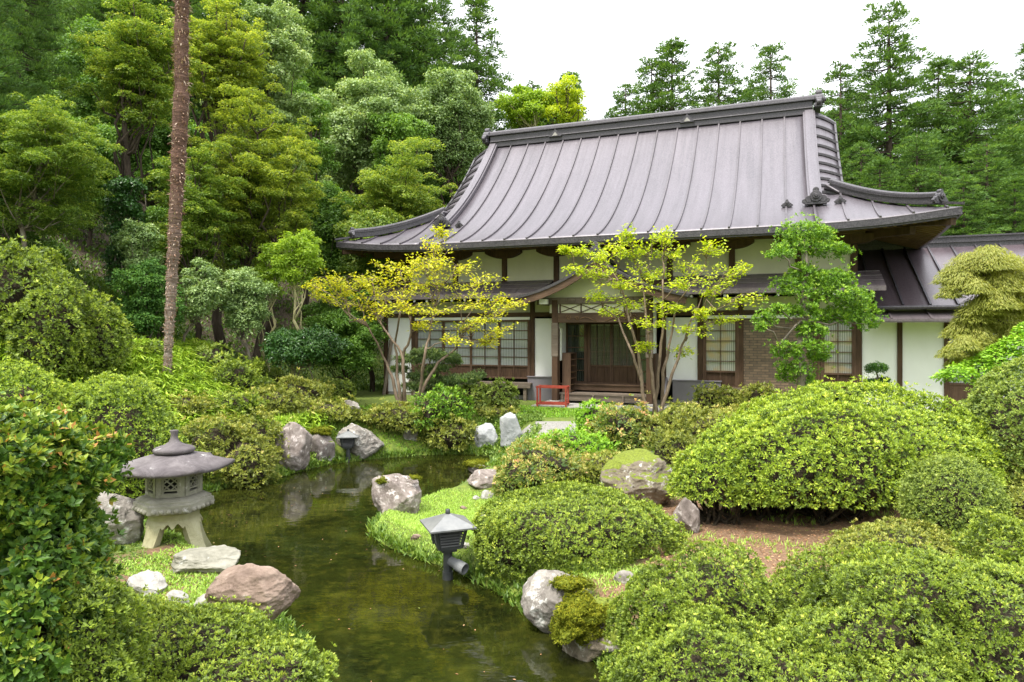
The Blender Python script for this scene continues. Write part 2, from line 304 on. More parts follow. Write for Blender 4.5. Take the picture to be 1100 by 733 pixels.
# ------------------------------------------------------------------ leaves
def unit(a): return a/(np.linalg.norm(a,axis=-1,keepdims=True)+1e-9)
class Leaves:
    """quad leaves collected in numpy, plus woody geometry in material slot 1"""
    def __init__(s, seed=0): s.P=[];s.D=[];s.N=[];s.L=[];s.W=[];s.r=[]; s.w=MB(); s.g=np.random.default_rng(seed)
    def add(s,P,D,N,Ln,Wd,r):
        k=len(P); s.P.append(P);s.D.append(unit(D));s.N.append(unit(N)); s.L.append(np.broadcast_to(Ln,(k,)));s.W.append(np.broadcast_to(Wd,(k,)));s.r.append(r)
    def build(s,name,leafm,woodm=None,parent=None,loc=None):
        P=np.concatenate(s.P);D=np.concatenate(s.D);N=np.concatenate(s.N);Ln=np.concatenate(s.L)[:,None];Wd=np.concatenate(s.W)[:,None];r=np.concatenate(s.r)
        S=unit(np.cross(D,N)); N=np.cross(S,D)
        k=len(P); V=np.empty((k,4,3))
        V[:,0]=P; V[:,1]=P+D*Ln*.45+S*Wd*.5+N*Wd*.15; V[:,2]=P+D*Ln; V[:,3]=P+D*Ln*.45-S*Wd*.5+N*Wd*.15
        V=V.reshape(-1,3); idx=np.arange(4*k); nper=np.full(k,4); mi=np.zeros(k,int)
        mats=[leafm]
        if s.w.n:
            mats.append(woodm or M['twig']); wv=np.concatenate(s.w.v); V=np.concatenate([V,wv])
            idx=np.concatenate([idx,np.array([i for f in s.w.f for i in f])+4*k]); wn=np.array([len(f) for f in s.w.f])
            nper=np.concatenate([nper,wn]); mi=np.concatenate([mi,np.ones(len(wn),int)]); r=np.concatenate([r,np.zeros(len(wn))])
        if loc is not None: V=V-np.array(loc)
        me=setmesh(name,V,idx,nper,mats,rnd=np.clip(r,0,1),midx=mi)
        return link(name,me,parent,loc)
    def sph(s,n):
        return unit(s.g.normal(size=(n,3)))
    # --- a lump of tufts following an ellipsoid shell
    def shell(s,c,R,spacing,leaf,per=9,depth=.5,others=(),zmin=-9,holes=.25,bumpy=.07,up=.35,flat=0.,core=True,asp=.42,lowcut=-.75,tone=0.,cs=.66,inner=True):
        g=s.g; c=np.array(c,float);R=np.array(R,float)
        area=4*math.pi*((R[0]*R[1])**1.6/3+(R[0]*R[2])**1.6/3+(R[1]*R[2])**1.6/3)**(1/1.6)
        nt=int(area/spacing**2*1.55*(1+depth))
        u=s.sph(nt); u=u[u[:,2]>lowcut]; nt=len(u)
        ks=g.normal(size=(10,3))*np.array([2.2]*4+[5]*3+[9]*3)[:,None]; ph=g.uniform(0,6.28,10); am=bumpy*np.array([1]*4+[.55]*3+[.35]*3)
        rr=1+(np.sin(u@ks.T+ph)*am).sum(1)
        q=unit(u/R); inward=g.exponential(.5,nt)*depth*spacing*2.2
        inward=np.where(g.random(nt)<.65,g.random(nt)*spacing*.6,inward)
        inward=np.where(g.random(nt)<.05,-g.uniform(.2,1.1,nt)*spacing*(1+6*bumpy),inward)
        P=c+u*R*rr[:,None]-q*inward[:,None]
        keep=P[:,2]>zmin
        hn=np.sin(P@(g.normal(size=(3,6))*3.0/max(R.mean(),.3))+g.uniform(0,6,6)).sum(1)/6+g.normal(size=nt)*.15
        keep&=~((hn<-.5)&(g.random(nt)<holes*2)); fr=.10*hn
        for (c2,R2) in others: keep&=(((P-np.array(c2))/np.array(R2))**2).sum(1)>.86
        P=P[keep];q=q[keep];inward=inward[keep];hn=hn[keep];nt=len(P)
        n=unit(q+np.array([0,0,up])+g.normal(size=(nt,3))*.25)
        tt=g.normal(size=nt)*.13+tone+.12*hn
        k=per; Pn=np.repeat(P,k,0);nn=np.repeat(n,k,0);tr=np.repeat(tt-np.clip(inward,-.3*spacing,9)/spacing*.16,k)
        rv=s.g.normal(size=(nt*k,3)); tan=unit(rv-nn*(rv*nn).sum(1,keepdims=True))
        el=g.uniform(.1,1.,nt*k)[:,None]
        D=unit(nn*(el*1.1)+tan*(1.1-el*.7))
        Nn=unit(nn*1.0-tan*el*.8+g.normal(size=(nt*k,3))*.18)
        Pn=Pn+tan*(spacing*.28*g.random((nt*k,1)))
        Ln=leaf*g.uniform(.7,1.25,nt*k)
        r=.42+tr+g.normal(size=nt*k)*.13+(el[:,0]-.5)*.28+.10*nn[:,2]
        s.add(Pn,D,Nn,Ln,Ln*asp,r)
        if inner and nt>30:      # sparse larger inner leaves, coloured darker to deepen the shade between tufts
            m_=int(area/spacing**2*.8); u=s.sph(m_); u=u[u[:,2]>lowcut]; rr=1+(np.sin(u@ks.T+ph)*am).sum(1); q=unit(u/R)
            P=c+u*R*rr[:,None]-q*(spacing*g.uniform(.8,2.0,len(u)))[:,None]; k_=P[:,2]>zmin
            for (c2,R2) in others: k_&=(((P-np.array(c2))/np.array(R2))**2).sum(1)>.8
            P=np.repeat(P[k_],4,0); q=np.repeat(q[k_],4,0); n_=len(P); P=P+g.normal(size=(n_,3))*spacing*.3
            Nn=unit(q+g.normal(size=(n_,3))*.5+np.array([0,0,.3])); D=unit(g.normal(size=(n_,3))+q*.4); Ln=leaf*1.5*g.uniform(.7,1.2,n_)
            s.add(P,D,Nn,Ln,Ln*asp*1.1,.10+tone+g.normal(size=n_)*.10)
        if core:  # inner surface; in twig colour it stands for shade between the leaves
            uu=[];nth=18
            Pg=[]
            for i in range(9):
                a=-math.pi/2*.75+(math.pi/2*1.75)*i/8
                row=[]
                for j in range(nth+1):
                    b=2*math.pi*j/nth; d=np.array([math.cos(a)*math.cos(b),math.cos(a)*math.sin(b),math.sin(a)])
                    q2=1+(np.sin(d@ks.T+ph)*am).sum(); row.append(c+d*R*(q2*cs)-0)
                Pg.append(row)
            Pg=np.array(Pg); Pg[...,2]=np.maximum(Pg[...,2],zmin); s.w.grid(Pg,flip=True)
    # --- a cloud of leaves through a clump (trees)
    def clump(s,c,r,leaf,cov=.75,flat=1.,updir=.5,asp=.55,droop=0.,tone=0.,hor=0.):
        g=s.g; r=np.broadcast_to(r,(3,))*np.array([1,1,flat]); ar=4*math.pi*((r[0]*r[1])**1.6/3+2*(r[0]*r[2])**1.6/3)**(1/1.6)
        n=max(12,int(cov*ar/(leaf*leaf*asp*.5)))
        u=s.sph(n); u[:,2]=np.where((u[:,2]<-.15)&(g.random(n)<.6),-u[:,2],u[:,2])
        rad=1-.55*g.random(n)**2.2+g.normal(size=n)*.07
        ks=g.normal(size=(6,3))*3; ph=g.uniform(0,6.28,6); rad*=1+.10*np.sin(u@ks.T+ph).sum(1)/1.5
        off=u*rad[:,None]*r
        if droop: off[:,2]-=droop*((off[:,0]**2+off[:,1]**2)/r[0]**2)*r[0]
        P=np.array(c)+off
        nn=unit(u/r*r.mean()*(1-hor)+np.array([0,0,updir+hor])+g.normal(size=(n,3))*(.45-.2*hor))
        rv=g.normal(size=(n,3))+u*.8; D=unit(rv-nn*(rv*nn).sum(1,keepdims=True)*.8)
        Ln=leaf*g.uniform(.65,1.3,n)
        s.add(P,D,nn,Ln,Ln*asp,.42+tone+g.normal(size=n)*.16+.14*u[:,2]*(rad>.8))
# ------------------------------------------------------------------ terrain
def ss(x,a,b): t=np.clip((x-a)/(b-a),0,1); return t*t*(3-2*t)
pond_px=[(352,760),(338,722),(322,690),(300,668),(262,630),(236,606),(200,588),(165,572),(140,556),(165,545),(215,531),(262,520),(300,513),(335,503),(368,497),(405,493),(450,489),(500,488),(528,490),(541,499),(520,512),(503,524),(492,531),(470,537),(446,545),(418,553),(402,563),(398,573),(410,584),(438,596),(470,607),(500,616),(516,626),(540,640),(570,662),(610,686),(640,706),(672,733),(690,770),(700,830),(560,900),(420,860)]
PP=np.array([gd(x,y)[:2] for x,y in pond_px])
def sdist(x,y):
    P=np.stack([x,y],-1); shp=x.shape; P=P.reshape(-1,2); best=np.full(len(P),1e9); ins=np.zeros(len(P),bool)
    for a,b in zip(PP,np.roll(PP,-1,0)):
        e=b-a; t=np.clip(((P-a)@e)/(e@e),0,1); d=np.linalg.norm(P-a-t[:,None]*e,axis=1); best=np.minimum(best,d)
        c=((a[1]>P[:,1])!=(b[1]>P[:,1]))&(P[:,0]<(b[0]-a[0])*(P[:,1]-a[1])/(b[1]-a[1]+1e-12)+a[0]); ins^=c
    return np.where(ins,-best,best).reshape(shp)
pen=gd(475,560,.1)[:2]
def vn(x,y,s,seed):
    g=np.random.default_rng(seed); z=0
    for i in range(5):
        k=g.normal(size=2)/s; z=z+np.sin(x*k[0]+y*k[1]+g.uniform(0,6))
    return z/5
def hillrise(x,y):
    xh=np.interp(y,[0,8,11,13.5,16,19,24,30,40,60,90],[-6,-6,-6.3,-6.3,-5.6,-5.6,-7.5,-6.,0,8,20])
    d=np.maximum(0,xh-x); return .62*np.sqrt(d*d+.36)-.62*.6+np.minimum(d,0)-.2*np.maximum(0,d-30)
def ter(x,y):
    x=np.asarray(x,float); y=np.asarray(y,float)
    z=.42+.48*ss(y,11,18)+.40*(1-ss(y,2.,6.5))
    z=z+.35*ss(x,3.0,7.)*(1-ss(y,9,14))
    z=z+np.maximum(0,hillrise(x,y))+.05*vn(x,y,1.1,1)+.25*vn(x,y,6,2)*np.clip(np.maximum(0,hillrise(x,y))/3,0,1)
    z=z*(1-0*x)
    # level pad under the hall
    lx=(x-3.02)*.932-(y-21.13)*.362; ly=(x-3.02)*.362+(y-21.13)*.932
    pad=ss(lx,-10,-8.6)*(1-ss(lx,16,20))*ss(ly,-3.5,-2)*(1-ss(ly,12,14)); z=z*(1-pad)+.9*pad
    pm=np.exp(-(((x-pen[0]-.25)/1.35)**2+((y-pen[1]-.3)/1.7)**2)**1.5); z=z*(1-pm)+.09*pm
    s=sdist(x,y)
    bank=np.where(s>0,.02+.85*s,.05+np.maximum(s,-.6)*1.1)
    return np.where(s<0,bank-.05,np.minimum(z,np.maximum(bank,0.02+0*z)) if True else z)
def tz(x,y): return float(ter(np.array([x]),np.array([y]))[0])
def gnd(px,py,d0=3.,d1=60.):
    D=np.arange(d0,d1,.04); x=(px-CXP)/F*D; z=HC-(py-YH)/F*D; t=np.maximum(ter(x,D),0.); k=np.argmax(z<=t)
    return np.array([x[k],D[k],t[k]])
def axis(a,b,st,ext,k=1.25):
    c=list(np.arange(a,b,st)); lo=[];hi=[];d=st;v=a
    while v>ext[0]: d*=k; v-=d; lo.append(v)
    d=st;v=c[-1]
    while v<ext[1]: d*=k; v+=d; hi.append(v)
    return np.array(lo[::-1]+c+hi)
gx=axis(-10,10,.11,(-900,900)); gy=axis(2,26,.11,(-60,1800))
X,Y=np.meshgrid(gx,gy,indexing='ij'); Z=ter(X,Y)
a_,b_=X.shape
V=np.stack([X,Y,Z],-1).reshape(-1,3)
ii=np.arange(a_*b_).reshape(a_,b_); Q=np.stack([ii[:-1,:-1],ii[1:,:-1],ii[1:,1:],ii[:-1,1:]],-1).reshape(-1,4)
m,n,p,o=newmat('garden soil moss and turf')
at_=n.nodes.new('ShaderNodeAttribute'); at_.attribute_name='zone'
sep=n.nodes.new('ShaderNodeSeparateColor'); n.links.new(at_.outputs['Color'],sep.inputs[0])
nb=noise(n,2.,8,.7); nf=noise(n,25,6,.8); 
soil=mixc(n,ramp(n,nf,[(.45,(0,0,0)),(.66,(1,1,1))]),ramp(n,nb,[(.3,(.11,.060,.032)),(.7,(.19,.11,.060))]),(.30,.19,.11))
turf=ramp(n,noise(n,9,6,.7),[(.3,(.06,.085,.012)),(.5,(.11,.16,.02)),(.7,(.20,.24,.03))])
litter=ramp(n,nf,[(.35,(.035,.025,.015)),(.55,(.08,.06,.035)),(.7,(.15,.11,.07))])
def thr(f,lo=.42,hi=.58):
    ad=n.nodes.new('ShaderNodeMath'); ad.operation='ADD'; n.links.new(f,ad.inputs[0]); sb=n.nodes.new('ShaderNodeMath'); sb.operation='MULTIPLY_ADD'; n.links.new(nb,sb.inputs[0]); sb.inputs[1].default_value=.8; sb.inputs[2].default_value=-.4
    n.links.new(sb.outputs[0],ad.inputs[1]); return ramp(n,ad.outputs[0],[(lo,(0,0,0)),(hi,(1,1,1))])
c=mixc(n,thr(sep.outputs[0]),soil,turf); c=mixc(n,thr(sep.outputs[1]),c,litter)
n.links.new(c,p.inputs['Base Color']); p.inputs['Roughness'].default_value=.95; bump(n,p,nf,.8,.03); M['ground']=m
me=setmesh('ground',V,Q.ravel(),np.full(len(Q),4),[m],smooth=True)
hr=np.maximum(0,hillrise(X,Y))
soilm=np.exp(-(((X-3.3)/2.3)**2+((Y-9.2)/2.2)**2)**2)
soil2=np.exp(-(((X+3.9)/1.3)**2+((Y-7.6)/1.5)**2)**2); q3=gnd(650,665); soil3=np.exp(-(((X-q3[0])/.8)**2+((Y-q3[1])/.8)**2)**2); za=np.clip(1-soilm*1.3-.66*soil2-.6*soil3,0,1); zb=np.clip(hr/2.2,0,1)*ss(Y,10,17)
zz_=np.stack([za,zb,0*za,0*za+1],-1).reshape(-1,4).astype(np.float32)
ca=me.color_attributes.new('zone','FLOAT_COLOR','POINT'); ca.data.foreach_set('color',zz_.ravel())
tag(link('ground',me),'earth, moss and turf of the garden and the wooded slope','ground',kind='structure')
# water
wb=MB(); x0,y0=PP.min(0)-.6; x1,y1=PP.max(0)+.6; x0=max(x0,-7.5)
wb.add([(x0,y0,0),(x1,y0,0),(x1,y1,0),(x0,y1,0)],[(0,1,2,3)]); tag(wb.build('pond_water',M['water']),'murky olive green pond water','water',kind='structure')

# ------------------------------------------------------------------ the hall
YAW=R_(21.2); HX,HY,HZ=3.02,21.13,.9
hall=empty('temple_hall',(HX,HY,HZ),-YAW)
tag(hall,'wide white walled temple hall under a huge curved purple grey metal roof','temple')
def lx_of(px,Yl=0.):
    u=(px-550)/733; return (u*(21.13+.932*Yl)-3.02-.362*Yl)/(.932+.362*u)
LT,EV,YR=9.0,1.54,4.8; ZE=4.98; ZR=9.78
DR=YR+EV
def prof(d):                       # height above eave at distance d from eave line
    s=np.clip(d/DR,0,1); return (ZR-ZE)*(.42*s+.58*s**2.0)
def rz(Xl,Yl,kind='f'):
    Xl=np.asarray(Xl,float);Yl=np.asarray(Yl,float)
    dF=np.minimum(Yl+EV,2*YR+EV-Yl); dS=LT-np.abs(Xl)
    d=dF if kind=='f' else dS
    other=dS if kind=='f' else dF
    up=.24*np.exp(-(np.maximum(other,0)/1.5)**1.3)*np.clip(1-d/4.5,0,1)
    return ZE+prof(d)+up
KX=5.85; VX=6.65; HD=LT-VX         # descending ridge, verge edge, hip start distance
rb=MB()
def patch(fn,na,nb_,flip=False,thick=0):
    P=np.array([[fn(i/na,j/nb_) for j in range(nb_+1)] for i in range(na+1)]); rb.grid(P,flip=flip)
for sgn in (1,-1):                 # front/back handled by mirroring Y
    yy=(lambda Y:Y) if sgn==1 else (lambda Y:2*YR-Y)
    patch(lambda a,b:(lambda X_,Y_:(X_,yy(Y_),float(rz(X_,Y_))))(-KX+2*KX*a,-EV+DR*b),24,24,flip=(sgn==-1))
    for sx in (1,-1):
        # front wing from KX to the hip
        def fw(a,b):
            X_=KX+(LT-KX)*a; top=min(LT-X_,HD) if X_>VX else HD
            Y_=-EV+max(top,0)*b; return (sx*X_,yy(Y_),float(rz(X_,Y_)))
        patch(fw,16,8,flip=(sgn*sx==-1))
        # verge strip
        def vs(a,b):
            X_=KX+(VX-KX)*a; Y_=-EV+HD+(DR-HD)*b; return (sx*X_,yy(Y_),float(rz(KX,Y_))-.42*a**1.6*(.35+.65*b)-.0)
        patch(vs,5,16,flip=(sgn*sx==-1))
for sx in (1,-1):                  # side slopes
    def sdw(a,b):
        d=(HD+.5)*b; dd=min(d,HD); Y_=(-EV+dd)+(2*(DR)-2*dd)*a; X_=LT-d; return (sx*X_,Y_,float(rz(X_,Y_,'s')))
    patch(sdw,30,8,flip=(sx==-1))
roof=rb.build('roof',M['roof'],hall,smooth=True)
sm=roof.modifiers.new('s','SOLIDIFY'); sm.thickness=.05; sm.offset=-1; 
# seams
sb=MB(); XS=np.arange(-12,13)*.68*1.0
XS=[x for x in np.arange(-8.7,8.8,.725)]
for X_ in XS:
    aX=abs(X_); top=DR-.05 if aX<KX else (HD if aX<VX else LT-aX)
    if top<.25: continue
    ys=np.linspace(0,top,18); sb.sweep([(X_,-EV+y,float(rz(X_,-EV+y))) for y in ys],.05,.05)
for sx in (1,-1):
    for Y_ in np.arange(-.9,10.8,.725):
        dF=min(Y_+EV,2*YR+EV-Y_); top=min(dF,HD+.3)
        if top<.2: continue
        ds=np.linspace(0,top,10); sb.sweep([(sx*(LT-d),Y_,float(rz(LT-d,Y_,'s'))) for d in ds],.05,.055)
sb.build('roof_seam',M['roof_seam'],roof)
for sx in (1,-1):
    sb=MB()
    for k in range(10):
        b=(k+.5)/10; Y_=-EV+HD+(DR-HD)*b; zk=float(rz(KX,Y_))
        sb.sweep([(sx*(KX+.12+(VX-KX-.1)*a),Y_,zk-.42*(.12+.88*a)**1.6*(.35+.65*b)+.0) for a in np.linspace(0,1,6)],.075,.07)
    sb.build('verge_rib',M['roof_dark'],roof)
# gable walls under the verges
for sx in (1,-1):
    gb=MB()
    for i in range(16):
        y0_=-EV+HD+(2*(DR-HD))*i/16; y1_=-EV+HD+(2*(DR-HD))*(i+1)/16
        f=lambda y: float(rz(KX,y if y<YR else 2*YR-y))-.55
        X_=6.2*sx; gb.add([(X_,y0_,6.0),(X_,y1_,6.0),(X_,y1_,f(y1_)),(X_,y0_,f(y0_))],[(0,1,2,3)])
    gb.build('gable_wall',M['wood'],hall)
# barge edge of the verge
for sx in (1,-1):
    for back in (0,1):
        mb=MB(); pts=[]
        for b in np.linspace(0,1,14):
            Y_=-EV+HD+(DR-HD)*b; pts.append((sx*(VX+.01),2*YR-Y_ if back else Y_,float(rz(KX,Y_))-.42*(.35+.65*b)-.2))
        mb.sweep(pts,.06,.2); mb.build('bargeboard',M['roof_dark'],roof)
# ridge
rg=MB(); rg.box((-KX-.12,YR-.2,ZR-.15),(KX+.12,YR+.2,ZR+.30)); rg.box((-KX-.12,YR-.245,ZR+.04),(KX+.12,YR+.245,ZR+.08)); rg.box((-KX-.18,YR-.27,ZR+.30),(KX+.18,YR+.27,ZR+.36))
rg.tube([(-KX-.2,YR,ZR+.42),(KX+.2,YR,ZR+.42)],.13,12)
ridge=rg.build('ridge',M['roof_dark'],roof,bevel=.01)
for X_ in (-3.2,1.8):
    mb=MB(); Yf=YR-.28
    mb.add([(X_-.26,Yf,ZR+.0),(X_+.26,Yf,ZR+.0),(X_,Yf,ZR+.30),(X_-.26,Yf+.12,ZR+.0),(X_+.26,Yf+.12,ZR+.0),(X_,Yf+.12,ZR+.30)],[(0,1,2),(5,4,3),(0,3,4,1),(1,4,5,2),(2,5,3,0)],0)
    mb.add([(X_-.12,Yf-.01,ZR+.03),(X_+.12,Yf-.01,ZR+.03),(X_,Yf-.01,ZR+.17),(X_-.12,Yf+.05,ZR+.03),(X_+.12,Yf+.05,ZR+.03),(X_,Yf+.05,ZR+.17)],[(0,1,2),(5,4,3),(0,3,4,1),(1,4,5,2),(2,5,3,0)],1)
    mb.build('ridge_crest',[M['roof_dark'],M['concrete']],roof)
def onigawara(parent,loc,rot,s=1.,name='ridge_end_ornament',mat=None):
    """lobed end tile: plate with scrolls and a boss"""
    mb=MB()
    def disc(cx,cz,r,y0,y1,n=14):
        ring=[(cx+r*math.cos(2*math.pi*k/n),cz+r*math.sin(2*math.pi*k/n)) for k in range(n)]
        V=[(a*s,y0*s,b*s) for a,b in ring]+[(a*s,y1*s,b*s) for a,b in ring]
        mb.add(V,[tuple(range(n)),tuple(range(2*n-1,n-1,-1))]+[(k,n+k,n+(k+1)%n,(k+1)%n) for k in range(n)])
    disc(0,.16,.17,-.10,.08); disc(-.19,.08,.11,-.07,.06); disc(.19,.08,.11,-.07,.06); disc(-.31,.03,.07,-.05,.05); disc(.31,.03,.07,-.05,.05)
    disc(0,.34,.09,-.08,.06); disc(0,.17,.10,-.15,-.05); disc(0,.17,.05,-.19,-.1)
    mb.box((-.30*s,-.06*s,-.08*s),(.30*s,.10*s,.02*s))
    o=mb.build(name,mat or M['roof_dark'],parent,bevel=.012*s); o.location=loc; o.rotation_euler=(0,0,rot); return o
onigawara(roof,(-KX-.30,YR,ZR+.12),R_(-90),1.35); onigawara(roof,(KX+.30,YR,ZR+.12),R_(90),1.35)
def smoothbar(pts,wd,h,name,parent,mat):
    mb=MB(); mb.sweep(pts,wd,h); p2=[(a,b,c+h) for a,b,c in pts]; mb.sweep(p2,wd*1.25,.04); mb.tube([(a,b,c+h+.07) for a,b,c in pts],wd*.33,10)
    return mb.build(name,mat,parent)
YD=-EV+1.75
for sx in (1,-1):
    for back in (0,1):
        pts=[]
        for Y_ in np.linspace(YR-.1,YD,16):
            pts.append((sx*(KX),2*YR-Y_ if back else Y_,float(rz(KX,Y_))))
        mb=MB(); mb.sweep(pts,.38,.12); mb.sweep([(a,b,c+.10) for a,b,c in pts],.26,.10); mb.build('descending_ridge',M['roof'],roof)
        # corner ridge along the hip, lifting at the end
        cp=[]
        for t_ in np.linspace(0,1,16):
            d=HD+.35-(HD+.35-.42)*t_; xx=LT-d; Y_=-EV+d; cp.append((sx*xx,2*YR-Y_ if back else Y_,float(rz(xx,Y_))+.02+.06*t_**3))
        smoothbar(cp,.22,.16,'corner_ridge',roof,M['roof_dark'])
        # thin pointed end of the corner
        ce=[cp[-1],(sx*(LT+.02),(2*YR+EV+.02 if back else -EV-.02),float(rz(LT,-EV))+.04)]
        mb=MB(); mb.sweep(ce,.07,.06); mb.build('corner_tip',M['roof_dark'],roof)
    onigawara(roof,(sx*KX,YD-.1,float(rz(KX,YD))+.08),0,.95)
    e=cp; d=.42
    onigawara(roof,(sx*(LT-d+.02),-EV+d-.04,float(rz(LT-d,-EV+d))+.12),R_(45)*sx,.72)
for X_ in (-KX+.62,KX-.75,KX+.62):
    onigawara(roof,(X_,YD-.05,float(rz(X_,YD))+.03),0,.42,'snow_guard')
# eave fascia, rafters
fb=MB()
def eave_pts(side,off=0,dz=0,n=30):
    pts=[]
    if side in('f','b'):
        for X_ in np.linspace(-LT+off,LT-off,n): Y_=-EV+off; pts.append((X_,Y_ if side=='f' else 2*YR-Y_,float(rz(X_,Y_))+dz))
    else:
        sx=1 if side=='r' else -1
        for Y_ in np.linspace(-EV+off,2*YR+EV-off,n): pts.append((sx*(LT-off),Y_,float(rz(LT-off,Y_,'s'))+dz))
    return pts
for s_ in 'fblr':
    fb.sweep(eave_pts(s_,.02,-.19),.05,.145); fb.sweep(eave_pts(s_,.10,-.26),.10,.13)
fb.build('eave_fascia',M['roof_dark'],hall)
rf=MB()
for X_ in np.arange(-8.7,8.75,.22):
    dd=LT-abs(X_); dmax=min(2.2,dd)
    if dmax<.3: continue
    for back in (0,1):
        a_=(X_,-EV+.12,float(rz(X_,-EV+.12))-.24); b2=(X_,-EV+dmax,float(rz(X_,-EV+dmax))-.24)
        b2=(X_,-EV+dmax,a_[2]+.28*(dmax))
        if back: a_=(a_[0],2*YR-a_[1],a_[2]); b2=(b2[0],2*YR-b2[1],b2[2])
        rf.beam(a_,b2,.075,.09)
for sx in (1,-1):
    for Y_ in np.arange(-1.1,10.8,.22):
        dF=min(Y_+EV,2*YR+EV-Y_); dmax=min(2.2,dF)
        if dmax<.3: continue
        z_=float(rz(LT-.12,Y_,'s'))-.24; rf.beam((sx*(LT-.12),Y_,z_),(sx*(LT-dmax),Y_,z_+.28*dmax),.075,.09)
rf.build('rafters',M['woodrafter'],hall)
# soffit boards above the rafters
sf=MB()
for side in 'fblr':
    A=np.array(eave_pts(side,.12,-.17,24)); B=np.array(eave_pts(side,.12,-.17,24))
    if side in 'fb':
        s_=1 if side=='f' else -1; B[:,1]+=s_*2.0; B[:,0]=np.clip(B[:,0],-LT+2.1,LT-2.1); B[:,2]=ZE-.17+.56
    else:
        s_=-1 if side=='r' else 1; B[:,0]+=s_*2.0; B[:,1]=np.clip(B[:,1],-EV+2.1,2*YR+EV-2.1); B[:,2]=ZE-.17+.56
    sf.grid(np.stack([A,B]))
sf.build('soffit',M['woodh'],hall)
# hip rafters under the corners
for sx in (1,-1):
    mb=MB(); mb.beam((sx*(LT-.15),-EV+.15,float(rz(LT,-EV))-.30),(sx*(LT-2.3),-EV+2.3,ZE+.30),.2,.24); mb.beam((sx*(LT-.9),-EV+.9,float(rz(LT-.9,-EV+.9))-.62),(sx*(LT-2.3),-EV+2.3,ZE-.1),.22,.2); mb.build('hip_rafter',M['wood'],hall)
# ---- walls
XL,XR=-8.04,6.97; YB=2*YR
def bxs(name,mat,bl,parent=None):
    for a,b in bl: q=MB(); q.box(a,b); q.build(name,M[mat],parent or hall)
wl=MB()   # upper band and body
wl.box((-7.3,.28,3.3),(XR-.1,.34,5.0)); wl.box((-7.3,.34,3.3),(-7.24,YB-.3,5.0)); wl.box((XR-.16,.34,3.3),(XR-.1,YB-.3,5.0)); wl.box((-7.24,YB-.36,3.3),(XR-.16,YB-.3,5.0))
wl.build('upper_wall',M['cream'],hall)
lw=MB()
def wseg(a,b,z0,z1): lw.box((a,.0,z0),(b,.10,z1))
bxs('lower_wall','plaster',[((XL+.1,.0,.1),(-6.85,.10,2.78)),((-2.50,.0,.72),(-1.62,.10,2.62)),((1.62,.0,.72),(2.70,.10,2.62))])
lw.box((XL,.1,.1),(XL+.1,YB-.2,3.2)); lw.box((XR-.1,.1,.1),(XR,YB-.2,3.2)); lw.box((XL,YB-.3,.1),(XR,YB-.2,3.2))
lw.build('lower_wall',M['plaster'],hall)
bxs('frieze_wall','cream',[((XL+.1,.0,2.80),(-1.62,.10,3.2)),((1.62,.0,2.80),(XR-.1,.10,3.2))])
tw=MB(); tw.box((3.90,-.02,.25),(5.82,.09,2.62)); tw.build('tiled_wall',M['tile'],hall)
fd=MB(); fd.box((XL+.05,.02,-.3),(XR-.05,.22,.12)); fd.build('foundation',M['concrete'],hall)
bxs('underfloor_shade','inside',[((-6.8,.3,.1),(-1.6,.36,.72)),((2.7,.2,.1),(3.9,.26,.6)),((5.82,.2,.1),(XR-.1,.26,.6))])  # near-black sheets stand for the shade in the underfloor gap
vd=MB(); vd.box((-6.85,-.42,.50),(-2.45,-.02,.56)); vd.box((-6.85,-.44,.40),(-2.45,-.38,.50)); [vd.box((x,-.40,-.1),(x+.1,-.30,.42)) for x in (-6.7,-5.3,-3.9,-2.7)]
vd.build('veranda',M['woodgrey'],hall)
# columns
for X_ in (XL+.06,-6.88,-2.52,-1.66,1.66,2.72,3.86,5.86,XR-.06):
    mb=MB(); mb.box((X_-.075,-.06,.0),(X_+.075,.16,3.25)); mb.build('column',M['wood'],hall,bevel=.008)
for X_ in (-7.2,-5.4,-3.6,-1.8,0.,1.8,3.6,5.4,XR-.15):
    mb=MB(); mb.box((X_-.085,.20,3.6),(X_+.085,.38,4.95)); mb.build('upper_post',M['wood'],hall,bevel=.008)
    # boat shaped bracket
    mb=MB(); n_=12; sh=[]
    for k in range(n_+1):
        t=k/n_; xx=-.62+1.24*t; sh.append((xx, 4.62+.17*abs(2*t-1)**2.6))
    V=[];
    for yv in (.02,.36):
        for (a,b) in sh: V.append((X_+a,yv,b))
        for (a,b) in sh: V.append((X_+a,yv,4.88))
    k=n_+1; Fs=[]
    for i in range(n_): Fs += [(i,i+1,k+i+1,k+i),(2*k+i,3*k+i,3*k+i+1,2*k+i+1),(i,2*k+i,2*k+i+1,i+1),(k+i,k+i+1,3*k+i+1,3*k+i)]
    Fs += [(0,k,3*k,2*k),(n_,2*k+n_,3*k+n_,k+n_)]
    mb.add(V,Fs); mb.build('bracket',M['wood'],hall)
bm_=MB(); bm_.box((-7.5,-.05,4.88),(XR+.1,.30,5.15)); bm_.build('eave_beam',M['woodh'],hall,bevel=.01)
bm_=MB(); bm_.box((-7.3,.22,3.62),(XR-.05,.40,3.80)); bm_.build('sill_beam',M['woodh'],hall)
bm_=MB(); bm_.box((-7.6,-.9,4.98),(7.2,-.72,5.12)); bm_.build('outer_purlin',M['woodrafter'],hall)
bxs('lintel_beam','woodh',[((XL,-.05,2.68),(-1.6,.0,2.82)),((1.6,-.05,2.68),(XR,.0,2.82))])
bxs('rail_board','plaster',[((-6.8,-.09,2.58),(-2.6,-.03,2.67)),((2.8,-.09,2.58),(XR-.13,-.03,2.67))])
